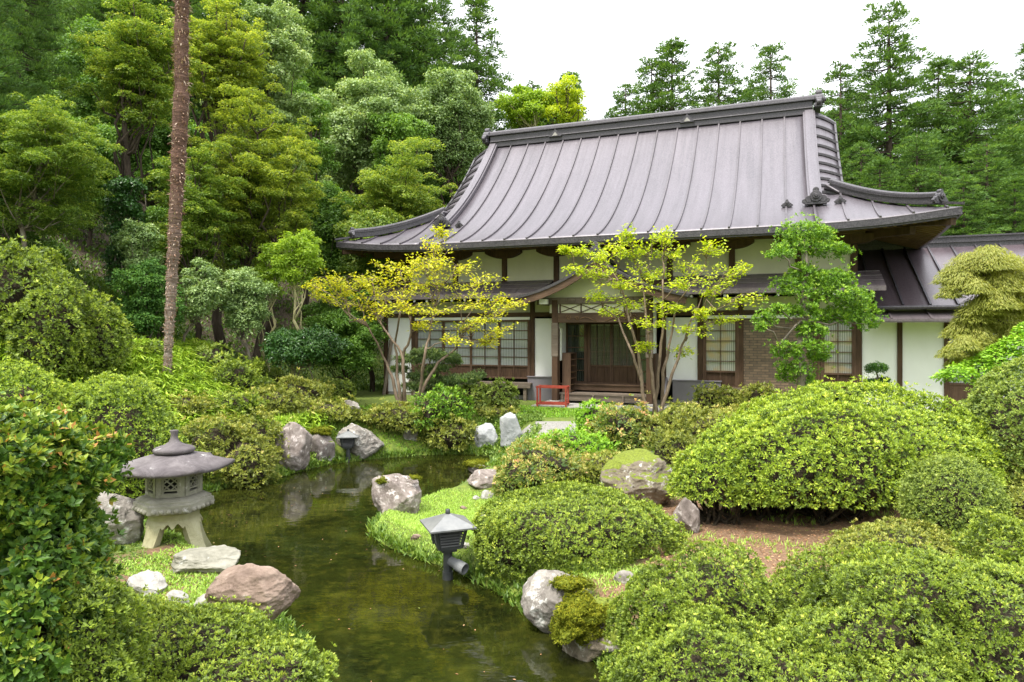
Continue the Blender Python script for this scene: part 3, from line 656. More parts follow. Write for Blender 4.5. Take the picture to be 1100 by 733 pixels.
# skirt roof
def skirt(x0,x1,name,yo=-.95,zo=3.32,yi=.24,zi=3.80):
    mb=MB(); P=np.array([[(x,yo+(yi-yo)*t,zo+.06+(zi-zo)*t**.9) for t in (0,.33,.66,1)] for x in np.linspace(x0,x1,12)]); mb.grid(P)
    V=P[:,:,:]*1; V=V-np.array([0,0,.07]); mb.grid(V,flip=True); mb.box((x0,yo-.03,zo-.06),(x1,yo,zo+.07))
    for xx in (x0,x1): 
        mb.add([(xx,yo,zo-.02),(xx,yi,zi-.05),(xx,yi,zi+.06),(xx,yo,zo+.06)],[(0,1,2,3)])
    rr_=random.Random(3)
    for r_ in range(3):
        t=(r_+1)/3
        mb.beam((x0,yo+(yi-yo)*(t-.02),zo+.064+(zi-zo)*t**.9),(x1,yo+(yi-yo)*(t-.02),zo+.064+(zi-zo)*t**.9),.015,.012)
        for x in np.arange(x0+.3+r_*.35,x1,1.05):
            t0=r_/3; mb.beam((x,yo+(yi-yo)*t0,zo+.066+(zi-zo)*max(t0,0)**.9),(x,yo+(yi-yo)*t,zo+.066+(zi-zo)*t**.9),.012,.012)
    return mb.build(name,M['skirt'],hall)
skirt(-8.35,-1.9,'skirt_roof'); skirt(1.9,7.45,'skirt_roof')
# skirt rafters with white painted ends
for X_ in list(np.arange(-8.2,-2.,.46))+list(np.arange(2.1,7.4,.46)):
    mb=MB(); me_=MB(); mb.beam((X_,-.86,3.22),(X_,.0,3.50),.06,.07); me_.box((X_-.035,-.905,3.175),(X_+.035,-.875,3.245))
    q=mb.build('skirt_rafter',M['woodh'],hall); me_.build('rafter_end',M['plaster'],q)
# windows
def window(x0,x1,z0,z1,kick,cols,rows,mat,thick,outer=True,mullw=.022,fm='woodred',y=-.02,name='window'):
    fr=MB(); yf=y
    fr.box((x0,yf-.05,z0-.05),(x1,yf+.05,z0)); fr.box((x0,yf-.05,z1),(x1,yf+.05,z1+.06)); fr.box((x0,yf-.05,z0),(x0+.05,yf+.05,z1)); fr.box((x1-.05,yf-.05,z0),(x1,yf+.05,z1))
    ww=(x1-x0-.1)/thick
    for k in range(thick):
        a=x0+.05+ww*k; b=a+ww; of=.02*(k%2)
        for q in (a,b-.045): fr.box((q,yf-.035+of,z0),(q+.045,yf-.005+of,z1))
        fr.box((a,yf-.033+of,z0+kick-.03),(b,yf-.007+of,z0+kick+.02))
        for c_ in range(1,cols): q=a+ww*c_/cols; fr.box((q-mullw/2,yf-.028+of,z0),(q+mullw/2,yf-.008+of,z1))
        for r_ in range(1,rows): q=z0+kick+(z1-z0-kick)*r_/rows; fr.box((a,yf-.026+of,q-mullw/2),(b,yf-.01+of,q+mullw/2))
    f=fr.build(name,M[fm],hall)
    gl=MB(); gl.box((x0+.04,yf+.02,z0+kick),(x1-.04,yf+.035,z1)); gl.build('pane',mat,f)
    if kick>.02: kb=MB(); kb.box((x0+.04,yf+.018,z0),(x1-.04,yf+.034,z0+kick)); kb.build('kick_board',M['wood'],f)
    return f
window(-6.80,-2.60,.72,2.52,.36,2,5,M['glass'],4)
window(2.80,3.80,.62,2.52,.42,2,5,M['glasswarm'],1)
window(5.96,6.84,.62,2.52,.42,2,5,M['glasswarm'],1)
window(5.80,5.95,.62,2.52,.0,1,5,M['glassdark'],1,mullw=.015)
bxs('window_ledge','woodgrey',[((2.7,-.16,.50),(3.9,.0,.58)),((5.75,-.16,.50),(6.95,.0,.58))])
# grey panels
for (a,b) in ((-2.62,-1.72),(1.95,3.32)):
    mb=MB(); mb.box((a,-.22,-.05),(b,-.14,.74)); mb.box((a-.02,-.25,.74),(b+.02,-.10,.77)); mb.build('base_panel',M['panel'],hall,bevel=.006)
mb=MB(); mb.beam((1.78,-.9,0.0),(1.78,-.2,.80),.05,.16); mb.build('side_brace',M['panel'],hall)
# porch
PY=-1.05
for sx in (1,-1):
    mb=MB(); mb.box((sx*1.42-.09,PY-.09,.12),(sx*1.42+.09,PY+.09,3.15)); mb.build('porch_post',M['wood'],hall,bevel=.01)
    mb=MB(); mb.box((sx*1.42-.14,PY-.14,-.05),(sx*1.42+.14,PY+.14,.12)); mb.build('post_stone',M['concrete'],hall,bevel=.02)
    mb=MB(); mb.box((sx*1.42-.10,PY-.10,1.45),(sx*1.42+.10,PY+.0,2.46)); mb.build('post_cover',M['woodgrey'],hall)
    mb=MB(); mb.box((sx*1.42-.03,PY+.1,2.3),(sx*1.42+.03,-.05,3.1)); mb.box((sx*1.42-.03,-.5,1.3),(sx*1.42+.03,-.05,2.3)); mb.build('porch_side_wall',M['plaster'],hall)
    mb=MB(); mb.box((sx*1.70-.12,PY-.36,3.02),(sx*1.70+.12,PY-.20,3.17)); mb.build('bracket_end',M['plaster'],hall)
    mb=MB(); mb.box((sx*1.70-.10,PY-.2,3.0),(sx*1.70+.10,.0,3.16)); mb.build('porch_purlin',M['wood'],hall)
mb=MB(); mb.box((-1.33,PY-.08,2.46),(1.33,PY+.08,2.76)); mb.build('porch_beam',M['woodh'],hall,bevel=.02)
# carved scrolls on the porch beam
mb=MB()
for sx in (1,-1):
    for (cx,cz,r0) in ((.98,2.62,.085),(.72,2.60,.06)):
        pts=[(sx*(cx+r0*(1-t*.8)*math.cos(t*9)),PY-.09,cz+r0*(1-t*.8)*math.sin(t*9)) for t in np.linspace(0,1,26)]
        mb.tube(pts,.013,5)
    mb.tube([(sx*(.62-.5*t),PY-.09,2.58+.05*math.sin(t*5)) for t in np.linspace(0,1,12)],.012,5)
mb.build('beam_carving',M['woodrafter'],hall)
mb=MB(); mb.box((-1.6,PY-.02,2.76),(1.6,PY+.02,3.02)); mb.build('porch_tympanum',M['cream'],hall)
mb=MB(); mb.box((-2.0,PY-.06,3.02),(2.0,PY+.06,3.22))
for k in range(12): mb.box((-1.5+k*.25,PY-.085,3.04),(-1.5+k*.25+.2,PY-.06,3.20))
mb.build('tie_beam',M['woodgrey'],hall)
mb=MB()
for k in range(4):
    a=-1.25+k*.65; mb.beam((a,PY-.03,2.78),(a+.6,PY-.03,3.0),.02,.03,up=(0,1,0)); mb.beam((a,PY-.03,3.0),(a+.6,PY-.03,2.78),.02,.03,up=(0,1,0)); mb.box((a-.03,PY-.05,2.76),(a+.01,PY-.02,3.02))
mb.build('cross_brace',M['wood'],hall)
def pz(x,): t=abs(x)/2.55; return 3.20+1.08*(1-t)**1.0-.16*math.sin(math.pi*t)+.04
mb=MB(); P=np.array([[(x,y,pz(x)) for y in np.linspace(PY-.62,.9,6)] for x in np.linspace(-2.55,2.55,33)]); mb.grid(P)
pr=mb.build('porch_roof',M['roof'],hall,smooth=True); s_=pr.modifiers.new('s','SOLIDIFY'); s_.thickness=.07; s_.offset=-1
mb=MB()
for y in (PY-.62,): mb.sweep([(x,y,pz(x)-.30) for x in np.linspace(-2.5,2.5,33)],.07,.22)
mb.build('porch_bargeboard',M['woodh'],pr)
mb=MB(); mb.sweep([(x,PY-.66,pz(x)-.09) for x in np.linspace(-2.58,2.58,33)],.05,.08); mb.build('porch_roof_edge',M['roof_dark'],pr)
mb=MB(); mb.tube([(0,PY-.66,pz(0)+.06),(0,.8,pz(0)+.06)],.11,10); mb.box((-.17,PY-.6,pz(0)-.05),(.17,.8,pz(0)+.05)); mb.build('porch_ridge',M['roof_dark'],pr)
onigawara(pr,(0,PY-.66,pz(0)+.02),0,1.0)
mb=MB(); P=np.array([[(x,PY-.0,z) for z in (3.2,pz(x)-.05)] for x in np.linspace(-2.2,2.2,20)]); mb.grid(P); mb.build('porch_gable_board',M['cream'],hall)
# doors
window(-1.45,-.72,.62,2.42,.0,1,5,M['glassdark'],1,name='side_lattice',mullw=.03,y=.04)
window(.84,1.45,.62,2.42,.0,1,5,M['glassdark'],1,name='side_lattice',mullw=.03,y=.04)
window(-.70,.82,.62,2.42,.52,3,3,M['glassdark'],2,name='door',mullw=.016,y=.03)
mb=MB()
for k in range(34): x=-.62+k*.042; mb.box((x,-.012,1.16),(x+.010,.0,2.38))
mb.build('door_lattice',M['woodgrey'],hall)
mb=MB(); mb.box((-1.5,-.02,2.44),(1.5,.10,2.80)); mb.build('door_header',M['wood'],hall)
mb=MB(); mb.box((-1.35,-.45,.40),(1.35,.0,.56)); mb.box((-1.45,-.48,.56),(1.45,.0,.60)); mb.build('entrance_step',M['woodh'],hall)
mb=MB(); mb.box((-1.3,-.95,.12),(1.3,-.45,.30)); mb.box((-1.34,-.98,.30),(1.34,-.45,.35)); [mb.box((x,-.99,.12),(x+.05,-.95,.30)) for x in (-1.25,-.3,.6,1.2)]; mb.build('entrance_step',M['woodgrey'],hall)
mb=MB(); mb.box((-1.9,-1.9,-.25),(1.9,-.1,.04)); mb.build('porch_slab',M['concrete'],hall,bevel=.02)
# unseen interior blocker, near-black in place of unlit depth
mb=MB(); mb.box((XL+.3,.6,.1),(XR-.3,.7,4.9)); mb.build('interior_blocker',M['inside'],hall)
mb=MB(); mb.beam((-7.95,-.25,-.1),(-7.75,-.05,1.9),.12,.10); mb.build('leaning_post',M['woodgrey'],hall)
# annex
annex=empty('annex_wing',(HX,HY,HZ),-YAW); tag(annex,'lower side wing with dark brown metal roof and plain white walls right of the hall','building')
AX=19.
mb=MB(); mb.box((XR+.03,.02,.05),(8.93,.12,2.6)); mb.box((10.2,.02,.05),(AX,.12,2.6)); mb.build('wall',M['plaster'],annex)
mb=MB(); mb.box((XR+.03,.06,-.3),(AX,.2,.05)); mb.build('foundation',M['concrete'],annex)
mb=MB(); mb.box((XR+.03,.02,2.6),(AX,.12,2.9)); mb.build('frieze_wall',M['cream'],annex)
for X_ in (7.9,8.98,10.15,11.4,13.2,15.,17.):
    mb=MB(); mb.box((X_-.06,-.03,0),(X_+.06,.15,2.75)); mb.build('column',M['wood'],annex)
mb=MB(); mb.box((9.04,.05,.85),(10.09,.07,2.3)); mb.build('pane',M['glass'],annex)
mb=MB(); mb.box((9.04,.02,.30),(10.09,.10,.80)); mb.box((9.04,.0,.80),(10.09,.11,.86)); mb.box((9.04,.0,.26),(10.09,.11,.32)); mb.box((9.04,.0,2.3),(10.09,.11,2.4)); mb.box((9.53,.0,.86),(9.58,.08,2.3)); mb.build('window_frame',M['woodred'],annex)
ayo,azo,ayi,azi=-.42,2.86,3.6,4.85
mb=MB(); mb.add([(7.05,ayo,azo),(AX+.5,ayo,azo),(AX+.5,ayi,azi),(7.05,ayi,azi),(AX+.5,2*ayi-ayo,azo),(7.05,2*ayi-ayo,azo)],[(0,1,2,3),(3,2,4,5)])
ar=mb.build('roof',M['roof_annex'],annex); s_=ar.modifiers.new('s','SOLIDIFY'); s_.thickness=.08; s_.offset=-1
mb=MB()
for X_ in np.arange(7.3,AX,.62): mb.sweep([(X_,ayo,azo),(X_,ayi,azi)],.045,.06)
mb.build('roof_seam',M['roof_dark'],ar)
mb=MB(); mb.box((7.0,ayi-.16,azi-.1),(AX+.5,ayi+.16,azi+.22)); mb.box((7.0,ayi-.2,azi+.22),(AX+.5,ayi+.2,azi+.27)); mb.box((7.0,ayi-.2,azi+.06),(AX+.5,ayi+.2,azi+.09)); mb.build('ridge',M['roof_dark'],ar)
mb=MB(); mb.tube([(7.02,ayo-.06,azo-.03),(AX+.5,ayo-.06,azo-.03)],.055,8); mb.build('gutter',M['roof_dark'],ar)
mb=MB(); P=np.array([[(x,-.85+.9*t,2.52+.26*t) for t in (0,1)] for x in (7.08,AX+.5)]); mb.grid(P); mb.box((7.08,-.87,2.44),(AX+.5,-.85,2.53))
for x in np.arange(7.6,AX,.9): mb.beam((x,-.85,2.526),(x,.0,2.776),.012,.012)
so=mb.build('skirt_roof',M['skirt'],annex); s_=so.modifiers.new('s','SOLIDIFY'); s_.thickness=.05; s_.offset=-1
# porch objects
def hl(X_,Y_,Z_=0.): return (HX+.932*X_+.362*Y_, HY-.362*X_+.932*Y_, HZ+Z_)
def shoe_shelf(X_,label,face):
    t=empty('shoe_shelf',hl(X_,-.55,.36),-YAW); tag(t,label,'shelf')
    mb=MB(); dx=.13
    mb.box((-dx,-.34,0),(dx,-.315,1.16)); mb.box((-dx,.315,0),(dx,.34,1.16)); mb.box((-dx*face-.012,-.315,0),(-dx*face+.012,.315,1.16)); mb.box((-dx,-.34,1.16),(dx,.34,1.19)); mb.build('cabinet',M['woodred'],t)
    for k in range(6): mb=MB(); mb.box((-dx+.015,-.312,.02+k*.19),(dx-.002,.312,.04+k*.19)); mb.build('shelf',M['woodrafter'],t)
shoe_shelf(-1.12,'open brown shoe shelf beside the left porch post',1)
shoe_shelf(1.42,'brown shoe cabinet half hidden behind the green young tree by the porch',-1)
t=empty('red_stand',hl(-1.28,-1.75,.0),-YAW+.12); tag(t,'low red painted wooden stand in front of the entrance steps','stand')
for x in (-.42,.42):
    for y in (-.2,.2): mb=MB(); mb.box((x-.022,y-.022,0),(x+.022,y+.022,.62)); mb.build('leg',M['redpaint'],t)
mb=MB(); mb.box((-.46,-.225,.56),(.46,-.18,.61)); mb.box((-.46,.18,.56),(.46,.225,.61)); mb.box((-.46,-.22,.08),(.46,-.18,.13)); mb.box((-.46,.18,.08),(.46,.22,.13))
for x in (-.42,.42): mb.box((x-.02,-.18,.56),(x+.02,.18,.60)); mb.box((x-.02,-.18,.08),(x+.02,.18,.12))
mb.build('rail',M['redpaint'],t)
# gravel path in front of the porch
pts=[(558,451),(600,450),(640,452),(640,464),(600,464),(562,466)]
mb=MB(); A=[gd(560+8*i,451.5,.9) for i in range(18)]; B=[gd(556+8.5*i,465.5,.82) for i in range(18)]
P=[]
for a,b in zip(A,B):
    row=[]
    for t in np.linspace(0,1,8):
        q=a*(1-t)+b*t; row.append((q[0],q[1],tz(q[0],q[1])+.012))
    P.append(row)
mb.grid(P,flip=True); tag(mb.build('path',M['gravel']),'pale gravel path before the porch','path',kind='structure')

# ------------------------------------------------------------------ rocks
from mathutils import noise as mnoise
def rock(px,by,wp,hp,z,mat,label,seed,depth=.8,rot=0,blocky=.5,sink=.12,taper=.0,group=None,name='rock',moss=None):
    c=gnd(px,by); z=c[2]; D=c[1]+0.; sx=wp/F*D/2; sy=sx*depth; c=np.array([c[0]*(1+sy/D*.7),D+sy*.7,z]); sx*=(1+sy/D*.7); sz=hp/F*(D+sy*.7)*.97; 
    g=np.random.default_rng(seed)
    import bmesh
    bm=bmesh.new(); bmesh.ops.create_icosphere(bm,subdivisions=6 if wp>45 else 5,radius=1)
    pl=[(unit(g.normal(size=3)*np.array([1,1,.8])),g.uniform(.52,.86)) for _ in range(int(11+blocky*10))]
    off=g.uniform(-50,50,3)
    for v in bm.verts:
        u=np.array(v.co); r=1.
        for nn,d in pl:
            k=u@nn
            if k>1e-3: r=min(r,d/k)
        r=r*(1-.3*(1-blocky))+.3*(1-blocky)*.85
        q=Vector(u*1.6+off); r*=1+.12*mnoise.noise(q)+.09*(.3-abs(mnoise.noise(q*1.7)))+.035*(.3-abs(mnoise.noise(q*3.9+Vector((3,1,7)))))+.02*mnoise.noise(q*9)+.014*mnoise.noise(q*24)
        v.co=Vector(u*r)
    co=np.array([v.co for v in bm.verts]); lo,hi=co.min(0),co.max(0)
    for v in bm.verts:
        p_=(np.array(v.co)-lo)/(hi-lo); t=p_[2]; k=1-taper*t
        x_=(p_[0]*2-1)*sx*k; y_=(p_[1]*2-1)*sy*k; v.co=Vector((x_*math.cos(rot*0)-y_*0,y_,-sink+(sz+sink)*t))
    me=bpy.data.meshes.new(name); bm.to_mesh(me); bm.free(); me.materials.append(mat)
    for p_ in me.polygons: p_.use_smooth=True
    o=link(name,me,None,tuple(c)); tag(o,label,'rock',group)
    if moss:   # moss cushion patches lying on top
        for (mx_,my_,mr,mh,f) in moss:
            pass
    return o,c,(sx,sy,sz)
MOSSC=[]
def moss_on(r,dx,dy,dz,rx,ry,rz_,label=None):
    o,c,s_=r; mbb=MB(); L_=Leaves(int(abs(dx*100+dz*10))+3)
    L_.shell((dx*s_[0],dy*s_[1],dz*s_[2]),(rx,ry,rz_),.020,.017,per=6,depth=.3,bumpy=.16,holes=0,asp=.6,cs=.88)
    m_=L_.build('moss_cushion',M['mossleaf'],M['moss'],o)
M['mossleaf']=leafmat('moss leaf',[(0,(.05,.065,.006)),(.5,(.12,.135,.010)),(1,(.24,.22,.02))],trans=.2,rough=.8,spec=.1)
rock(313,508,44,54,0,M['rock_red'],'tall pale topped rock standing on the far left bank of the pond',11,blocky=.0,taper=.05)
r=rock(346,498,28,33,0,M['rock_moss'],'low white streaked rock with a cap of yellow moss at the water edge',12); moss_on(r,0,0,.93,.25,.2,.09)
rock(386,494,54,38,0,M['rock_grey'],'wide dark lichened boulder behind the far pond lamp',13,blocky=.0)
rock(440,476,20,27,.12,M['rock_grey'],'small upright rock on the far bank left of the pale boulders',14,taper=.1)
rock(376,449,25,19,.75,M['rock_grey'],'dark squat rock on the grass under the yellow leaved tree',15)
rock(523,481,28,25,.08,M['rock_pale'],'pale blue grey boulder, the lower of the two by the far shore',16,blocky=.8)
rock(549,479,25,36,.08,M['rock_pale'],'taller pale flat faced stone beside the blue grey boulder',17,blocky=.9)
r=rock(426,549,54,36,0,M['rock_red'],'pinkish square block of rock standing in the pond',18,blocky=.95,depth=.7); moss_on(r,-.6,-.2,.84,.10,.10,.05); moss_on(r,.74,0,.92,.08,.08,.03)
rock(521,525,42,17,.03,M['rock_red'],'flat pinkish slab at the water edge behind the grassy spit',19,blocky=.95)
r=rock(516,508,28,11,.02,M['rock_moss'],'low stone capped with bright moss behind the pink slab',20); moss_on(r,0,0,.8,.28,.2,.08)
rock(523,537,15,9,.1,M['rock_white'],'small pale pebble like stone below the pink slab',21)
r=rock(686,545,84,57,.42,M['rock_mossfull'],'large purplish boulder overgrown with moss and creeper in mid garden',22,blocky=.35)
rock(737,574,36,38,.5,M['rock_red'],'small pointed pinkish rock on the bare soil',23,blocky=.7,taper=.35)
r=rock(598,682,78,60,0,M['rock_grey'],'round grey boulder at the right shore with one moss cushion',24,blocky=.15,depth=.8); moss_on(r,.3,-.35,.86,.17,.13,.07)
r=rock(645,708,92,50,0,M['rock_mossfull'],'flat brown ledge rock furred with yellow moss over the water',25,blocky=.8,depth=.9); moss_on(r,-.60,-.25,.62,.24,.30,.20); moss_on(r,-.15,-.3,.86,.22,.2,.06)
rock(672,628,26,13,.42,M['rock_grey'],'small rounded stone on the soil behind the mossy ledge',26,blocky=.2)
rock(270,664,104,50,0,M['rock_brown'],'big tan brown boulder at the near left shore',27,blocky=.1,depth=.62,taper=.12)
rock(225,616,72,20,.1,M['stone_lantern'],'flat whitish rock under the right leg of the stone lantern',28,blocky=.5)
r=rock(124,588,66,60,.15,M['rock_grey'],'craggy grey white rock left of the stone lantern',29,blocky=.85)
rock(157,640,46,20,.36,M['rock_white'],'leftmost of the three white stones in the weeds below the lantern',30)
rock(191,650,30,14,.36,M['rock_white'],'middle of the three white stones in the weeds below the lantern',31)
rock(219,655,28,13,.34,M['rock_white'],'rightmost of the three white stones, next to the tan boulder',32)
rock(632,499,30,13,.5,M['rock_grey'],'low grey stone among the clipped mounds left of the large boulder',33)
rock(610,478,14,10,.6,M['rock_pale'],'small pale stone beside the bright green mound',34)
for k,(x,y,s_) in enumerate([(447,582,10),(466,570,7),(500,592,10),(474,593,9),(520,556,8),(545,549,9),(536,560,7),(560,556,8),(553,545,6),(498,548,7),(530,575,9),(512,538,7)]):
    rock(x,y,s_*1.25,s_*.6,.1,M['rock_white' if k%3 else 'rock_brown'],'small flat pebble lying in the pale green grass of the pond spit',60+k,group='pebbles on the grassy spit',name='pebble',sink=.03)

# ------------------------------------------------------------------ stone lantern
LC=gd(192,592,.22); LC=np.array([LC[0]-.0,LC[1]-.12,.07])
lan=empty('stone_lantern',tuple(LC),0); tag(lan,'grey granite snow viewing lantern on four curved yellowish legs at the pond edge','lantern')
legang=[R_(a) for a in (-112,-22,68,158)]
def legshell():
    nth=160; rows=12; Pout=[];Pin=[]
    for i in range(nth+1):
        th=2*math.pi*i/nth; dd=min(abs((th-a+math.pi)%(2*math.pi)-math.pi) for a in legang)
        wv=.17; arch=.33*(1-max(0,(dd-wv)/(math.pi/4-wv)-.0)**0) if False else 0
        if dd<wv: zb=0.
        else:
            t=(dd-wv)/(math.pi/4-wv); zb=.45*min(1,t*3.4)**.5+(.025*math.cos(t*9) if t>.35 else 0)
        ro=[];ri=[]
        for j in range(rows+1):
            z=zb+(.56-zb)*j/rows; q=z/.56; wz=1.2*z-.115 if True else z
            r0=.325+.27*(1-q)**1.8-.02*q+( -.05*(q-.8)/.2 if q>.8 else 0)
            fl=1.+.0*z
            ro.append((r0*math.cos(th),r0*math.sin(th),z)); ri.append(((r0-.115)*math.cos(th),(r0-.115)*math.sin(th),z*.96))
        Pout.append(ro);Pin.append(ri)
    mb=MB(); Po=np.array(Pout);Pi=np.array(Pin); mb.grid(Po); mb.grid(Pi,flip=True)
    mb.grid(np.stack([Pi[:,0],Po[:,0]],1)); mb.lathe([(.0,.50),(.29,.50),(.29,.565),(.0,.565)],32)
    return mb
legshell().build('legs',M['stone_yellow'],lan,smooth=False)
def hexprism(mb,prof,rot,n=6,m=0,curve=None):
    V=[];Fs=[];sub=6
    tot=n*sub
    for (r,z,cu) in prof:
        for k in range(n):
            a0=rot+2*math.pi*k/n; a1=a0+2*math.pi/n
            p0=np.array([math.cos(a0),math.sin(a0)])*r; p1=np.array([math.cos(a1),math.sin(a1)])*r
            for j in range(sub):
                t=j/sub; q=p0*(1-t)+p1*t; e=abs(2*t-1); 
                zz=z+cu*e**2.5; pull=1-abs(cu)*.9*(1-e**2)*.8
                V.append((q[0]*pull,q[1]*pull,zz))
    for i in range(len(prof)-1):
        for j in range(tot): Fs.append((i*tot+j,i*tot+(j+1)%tot,(i+1)*tot+(j+1)%tot,(i+1)*tot+j))
    Fs += [tuple(range(tot))[::-1],tuple((len(prof)-1)*tot+j for j in range(tot))]
    mb.add(V,Fs,m)
HR=R_(18)
mb=MB(); hexprism(mb,[(.34,.565,0),(.46,.60,0),(.46,.70,0),(.43,.71,0),(.43,.735,0),(.38,.76,0),(.30,.775,0)],HR)
o=mb.build('platform',M['stone_lantern'],lan,bevel=.006)
mb=MB()
for k in range(6):
    a0=HR+math.pi*2*k/6;a1=a0+math.pi/3
    p0=np.array([math.cos(a0),math.sin(a0)])*.462;p1=np.array([math.cos(a1),math.sin(a1)])*.462
    for j in range(5):
        q=p0*(1-(j+.8)/5.6)+p1*((j+.8)/5.6); mb.lathe([(.001,-.032),(.026,-.02),(.034,0),(.026,.02),(.001,.032)],8,c=(q[0],q[1],.632))
mb.build('lotus_boss',M['stone_lantern'],o,smooth=True)
mb=MB(); hexprism(mb,[(.255,.77,0),(.255,1.06,0)],HR); core=mb.build('fire_box',M['inside'],lan)  # solid near-black core stands for the shaded hollow of the box
mb=MB()
for k in range(6):
    a0=HR+math.pi*2*k/6;a1=a0+math.pi/3
    p0=np.array([math.cos(a0),math.sin(a0),0])*.30;p1=np.array([math.cos(a1),math.sin(a1),0])*.30; e=p1-p0; nr=unit(p0+p1)
    P3=lambda t,z: p0+e*t+np.array([0,0,z])
    mb.beam(P3(.08,.775),P3(.08,1.065),.06,.05,up=nr); mb.beam(P3(.92,.775),P3(.92,1.065),.06,.05,up=nr)
    mb.beam(P3(.08,.80),P3(.92,.80),.05,.045,up=nr); mb.beam(P3(.08,1.035),P3(.92,1.035),.06,.045,up=nr)
    mb.beam(P3(.14,.86),P3(.86,.86),.02,.03,up=nr)
    for q in (.22,.78): mb.beam(P3(q,.82),P3(q,1.01),.02,.035,up=nr)
    for (t0,z0,t1,z1) in ((.22,.86,.78,1.01),(.78,.86,.22,1.01),(.5,.86,.22,.935),(.22,.935,.5,1.01),(.5,1.01,.78,.935),(.78,.935,.5,.86)):
        mb.beam(P3(t0,z0),P3(t1,z1),.014,.022,up=nr)
mb.build('lattice_window',M['stone_lantern'],lan)
mb=MB(); hexprism(mb,[(.24,1.055,0),(.60,1.06,.02),(.70,1.075,.045),(.705,1.11,.045),(.60,1.155,.02),(.44,1.215,.0),(.28,1.26,0),(.20,1.275,0)],HR)
mb.build('cap_roof',M['stone_dark'],lan,smooth=True)
mb=MB(); mb.lathe([(.15,1.265),(.225,1.28),(.24,1.30),(.24,1.325),(.215,1.345),(.12,1.375),(.065,1.41),(.045,1.45),(.038,1.50),(.05,1.545),(.048,1.555)],28); mb.build('finial',M['stone_dark'],lan,smooth=True)
sc_=1.04; lan.scale=(sc_,sc_,sc_)
for ch in lan.children:
    if ch.name.startswith('legs'): ch.scale=(1,1,1.24)
    else: ch.location.z+=.56*.24

# ------------------------------------------------------------------ pond lamps
def lamp(loc,rz_,label,pipe=True):
    t=empty('pond_lamp',loc,rz_); tag(t,label,'lamp',None)
    mb=MB(); mb.tube([(0,0,-.6),(0,0,.42)],.062,16); mb.tube([(0,0,-.02),(0,0,.10)],.072,16); mb.build('post',M['lamp'],t,smooth=False)
    mb=MB()
    def fr(z,w_,h_): mb.add([(-w_,-w_,z),(w_,-w_,z),(w_,w_,z),(-w_,w_,z),(-w_*1.02,-w_*1.02,z+h_),(w_*1.02,-w_*1.02,z+h_),(w_*1.02,w_*1.02,z+h_),(-w_*1.02,w_*1.02,z+h_)],[(3,2,1,0),(4,5,6,7),(0,1,5,4),(1,2,6,5),(2,3,7,6),(3,0,4,7)])
    fr(.37,.10,.05); fr(.415,.145,.03)
    for sx in (-1,1):
        for sy in (-1,1): mb.beam((sx*.148,sy*.148,.43),(sx*.205,sy*.205,.70),.035,.035)
    mb.build('body_frame',M['lamp'],t)
    mb=MB()
    for k in range(7):
        w_=.15+.045*k/6; z=.455+k*.036
        q_=w_*.86
        mb.add([(-w_,-w_,z),(w_,-w_,z),(w_,w_,z),(-w_,w_,z),(-q_,-q_,z+.016),(q_,-q_,z+.016),(q_,q_,z+.016),(-q_,q_,z+.016)],[(3,2,1,0),(4,5,6,7),(0,1,5,4),(1,2,6,5),(2,3,7,6),(3,0,4,7)])
    mb.build('louvre',M['lamproof'],t); mb=MB(); mb.box((-.125,-.125,.43),(.125,.125,.69)); mb.build('inner_box',M['inside'],t)  # near-black box stands for the shade behind the louvres
    mb=MB(); s_=.315
    mb.add([(-s_,-s_,.695),(s_,-s_,.695),(s_,s_,.695),(-s_,s_,.695),(-s_,-s_,.715),(s_,-s_,.715),(s_,s_,.715),(-s_,s_,.715),(-.03,-.03,.845),(.03,-.03,.845),(.03,.03,.845),(-.03,.03,.845)],
      [(3,2,1,0),(0,1,5,4),(1,2,6,5),(2,3,7,6),(3,0,4,7),(4,5,9,8),(5,6,10,9),(6,7,11,10),(7,4,8,11),(8,9,10,11)])
    mb.build('lamp_roof',M['lamproof'],t)
    mb=MB(); mb.lathe([(.03,.84),(.034,.86),(.03,.90),(.02,.905)],12); mb.build('finial',M['lamp'],t,smooth=True)
    if pipe:
        mb=MB(); d=np.array([.50,-.80,-.20]); d/=np.linalg.norm(d); p0=np.array([.03,-.03,.24]); p1=p0+d*.27
        n_=20; a=unit(np.cross(d,[0,0,1])); b=np.cross(d,a); V=[]
        for (pp,r_) in ((p0,.062),(p0+d*.12,.062),(p0+d*.12,.075),(p1,.075),(p1,.062),(p0+d*.02,.058)):
            for j in range(n_): th=2*math.pi*j/n_; V.append(pp+r_*(a*math.cos(th)+b*math.sin(th)))
        Fs=[(i*n_+j,i*n_+(j+1)%n_,(i+1)*n_+(j+1)%n_,(i+1)*n_+j) for i in range(5) for j in range(n_)]
        mb.add(V,Fs); mb.build('drain_pipe',M['pvc'],t,smooth=False)
    return t
lp=gd(481,622); lamp((lp[0],lp[1],0),R_(20),'square roofed louvred bronze lamp standing in the near pond water with a drain pipe').scale=(.93,.93,.97)
lp=gd(374,496); t=lamp((lp[0],lp[1],0),R_(8),'distant dark lamp standing in the water before the wide boulder',False); t.scale=(.82,.82,.86)
